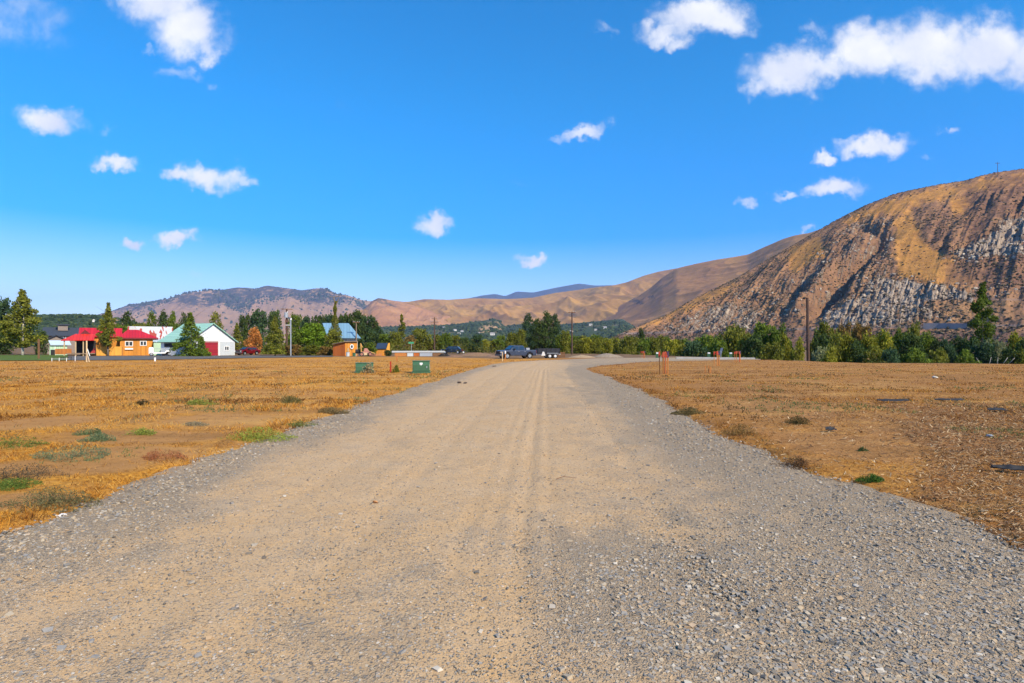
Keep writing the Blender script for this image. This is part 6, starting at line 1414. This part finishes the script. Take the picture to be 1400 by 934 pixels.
#        x    y    rx  ry  angle(deg, up to the right) strength
CL = [(215,-10,62,48,-20,1.15),(255,40,55,42,-25,1.1),(282,72,24,18,-10,.85),(198,72,14,7,0,.45),(20,25,90,42,0,.42),(60,50,55,22,0,.30),
 (248,104,34,12,-5,.55),(290,118,9,10,30,.45),(66,168,46,20,-8,1.0),(84,158,26,14,0,.6),(145,176,18,7,15,.35),(157,219,32,11,6,1.0),(284,240,50,19,-6,1.1),(244,241,22,14,0,1.0),(330,248,26,9,-10,.7),
 (240,325,29,11,0,1.15),(181,330,16,10,-10,1.0),(596,302,33,12,12,1.0),(727,355,23,10,6,1.05),(797,180,42,10,22,.95),(830,41,20,7,-30,.4),(820,40,8,6,-30,.3),
 (960,22,66,30,4,1.15),(985,28,52,22,0,1.0),(905,42,44,14,6,.85),(925,56,28,12,-10,.7),
 (1085,92,66,32,12,1.15),(1130,88,55,26,0,1.0),(1190,66,62,38,6,1.2),(1265,66,68,46,0,1.25),(1350,66,70,42,0,1.2),(1415,80,60,40,0,1.1),(1040,112,34,16,30,.8),(1118,38,26,14,0,.5),(1460,70,90,50,0,1.1),
 (1195,200,46,16,2,1.15),(1212,206,28,15,0,.8),(1158,190,16,9,20,.6),(1130,215,17,8,0,1.0),(1140,257,42,14,3,1.15),(1072,265,19,6,5,.6),(1018,284,16,8,0,.8),(1297,177,14,6,10,.6),(1270,217,9,5,0,.35),(470,140,13,18,0,.16),(472,160,12,6,0,.16),
 (272,380,28,5,0,.35),(300,385,20,4,0,.2),(130,389,14,2.6,0,.22),(710,252,22,3.5,5,.22),(737,203,9,3,0,.16),(1112,317,17,5,10,.7),(1180,10,14,5,0,.2),(612,366,12,4,0,.16),(430,372,14,3,0,.14),(1240,238,40,6,20,.12),(400,62,10,3,0,.1),
 # beyond the frame
 (1700,120,160,50,0,1),(-260,150,120,40,0,1),(700,-240,220,60,0,.9),(-120,-140,160,60,0,.9),(1300,-180,180,60,0,1)]
acc = None
for (x, y, rx, ry, an, st) in CL:
    mp = N_('ShaderNodeMapping'); mp.vector_type = 'TEXTURE'; Lk(UVW, mp.inputs['Vector'])
    mp.inputs['Location'].default_value = ((x - 700) / F, (HZ - y) / F, 0); mp.inputs['Rotation'].default_value = (0, 0, R(an)); mp.inputs['Scale'].default_value = (rx * 1.34 / F, ry * 1.42 / F, 1)
    ln = N_('ShaderNodeVectorMath'); ln.operation = 'LENGTH'; Lk(mp.outputs[0], ln.inputs[0])
    mr = N_('ShaderNodeMapRange'); mr.interpolation_type = 'SMOOTHSTEP'; mr.inputs[1].default_value = 1.15; mr.inputs[2].default_value = .12; mr.inputs[3].default_value = 0; mr.inputs[4].default_value = st; Lk(ln.outputs['Value'], mr.inputs[0])
    acc = mr.outputs[0] if acc is None else mth('MAXIMUM', acc, mr.outputs[0])
nd = nz(UV, 24, 8, .55, .3)
dn = mth('MULTIPLY', mth('SUBTRACT', nd.outputs[0], .54), 2.3)
den = mth('ADD', acc, mth('MULTIPLY', dn, mth('MULTIPLY', acc, mth('SUBTRACT', 1.35, acc))))
mr = N_('ShaderNodeMapRange'); mr.interpolation_type = 'SMOOTHSTEP'; mr.inputs[1].default_value = .10; mr.inputs[2].default_value = 1.12; Lk(den, mr.inputs[0])
front = mth('GREATER_THAN', sp.outputs[1], 0.02)
alpha = mth('MULTIPLY', mth('MULTIPLY', mr.outputs[0], .97), front)
shd = N_('ShaderNodeMapRange'); shd.inputs[1].default_value = .35; shd.inputs[2].default_value = .75; Lk(nz(UV, 11, 4, .5).outputs[0], shd.inputs[0])
cc = N_('ShaderNodeMix'); cc.data_type = 'RGBA'; cc.inputs[6].default_value = (5.3, 5.3, 5.4, 1); cc.inputs[7].default_value = (3.2, 3.6, 4.6, 1); Lk(mth('MULTIPLY', shd.outputs[0], .75), cc.inputs[0])
mx = N_('ShaderNodeMix'); mx.data_type = 'RGBA'; Lk(alpha, mx.inputs[0]); tn_ = N_('ShaderNodeMix'); tn_.data_type = 'RGBA'; tn_.blend_type = 'MULTIPLY'; tn_.inputs[0].default_value = 1; Lk(hsv.outputs[0], tn_.inputs[6]); tn_.inputs[7].default_value = (.80, .91, 1.12, 1); Lk(tn_.outputs[2], mx.inputs[6]); Lk(cc.outputs[2], mx.inputs[7])
bg = N_('ShaderNodeBackground'); bg.inputs['Strength'].default_value = 0.142; Lk(mx.outputs[2], bg.inputs['Color'])
ow = N_('ShaderNodeOutputWorld'); Lk(bg.outputs[0], ow.inputs['Surface'])
# ------------------------------------------------------------ haze in the valley
m = MB().box(-19800, 19800, -19800, 19800, -30, 1650); hz = m.build('haze', None); tag(hz, kind='stuff')
hm = bpy.data.materials.new('haze'); hm.use_nodes = True; ht = hm.node_tree; ht.nodes.clear(); ho = ht.nodes.new('ShaderNodeOutputMaterial'); hv = ht.nodes.new('ShaderNodeVolumePrincipled')
hv.inputs['Color'].default_value = (.46, .58, 1.0, 1); hv.inputs['Density'].default_value = 4.8e-5; hv.inputs['Anisotropy'].default_value = 0.0; ht.links.new(hv.outputs[0], ho.inputs['Volume'])
hz.data.materials.clear(); hz.data.materials.append(hm)
# ------------------------------------------------------------ render
SC.view_settings.view_transform = 'Standard'; SC.view_settings.look = 'None'; SC.view_settings.exposure = 0.58; SC.view_settings.gamma = 1
SC.cycles.use_denoising = True; SC.cycles.volume_bounces = 0; SC.cycles.max_bounces = 5; SC.cycles.diffuse_bounces = 2; SC.cycles.glossy_bounces = 2; SC.cycles.transmission_bounces = 2; SC.cycles.use_adaptive_sampling = True; SC.cycles.adaptive_threshold = .02
try: SC.cycles.denoiser = 'OPENIMAGEDENOISE'; SC.cycles.denoising_prefilter = 'ACCURATE'
except Exception: pass
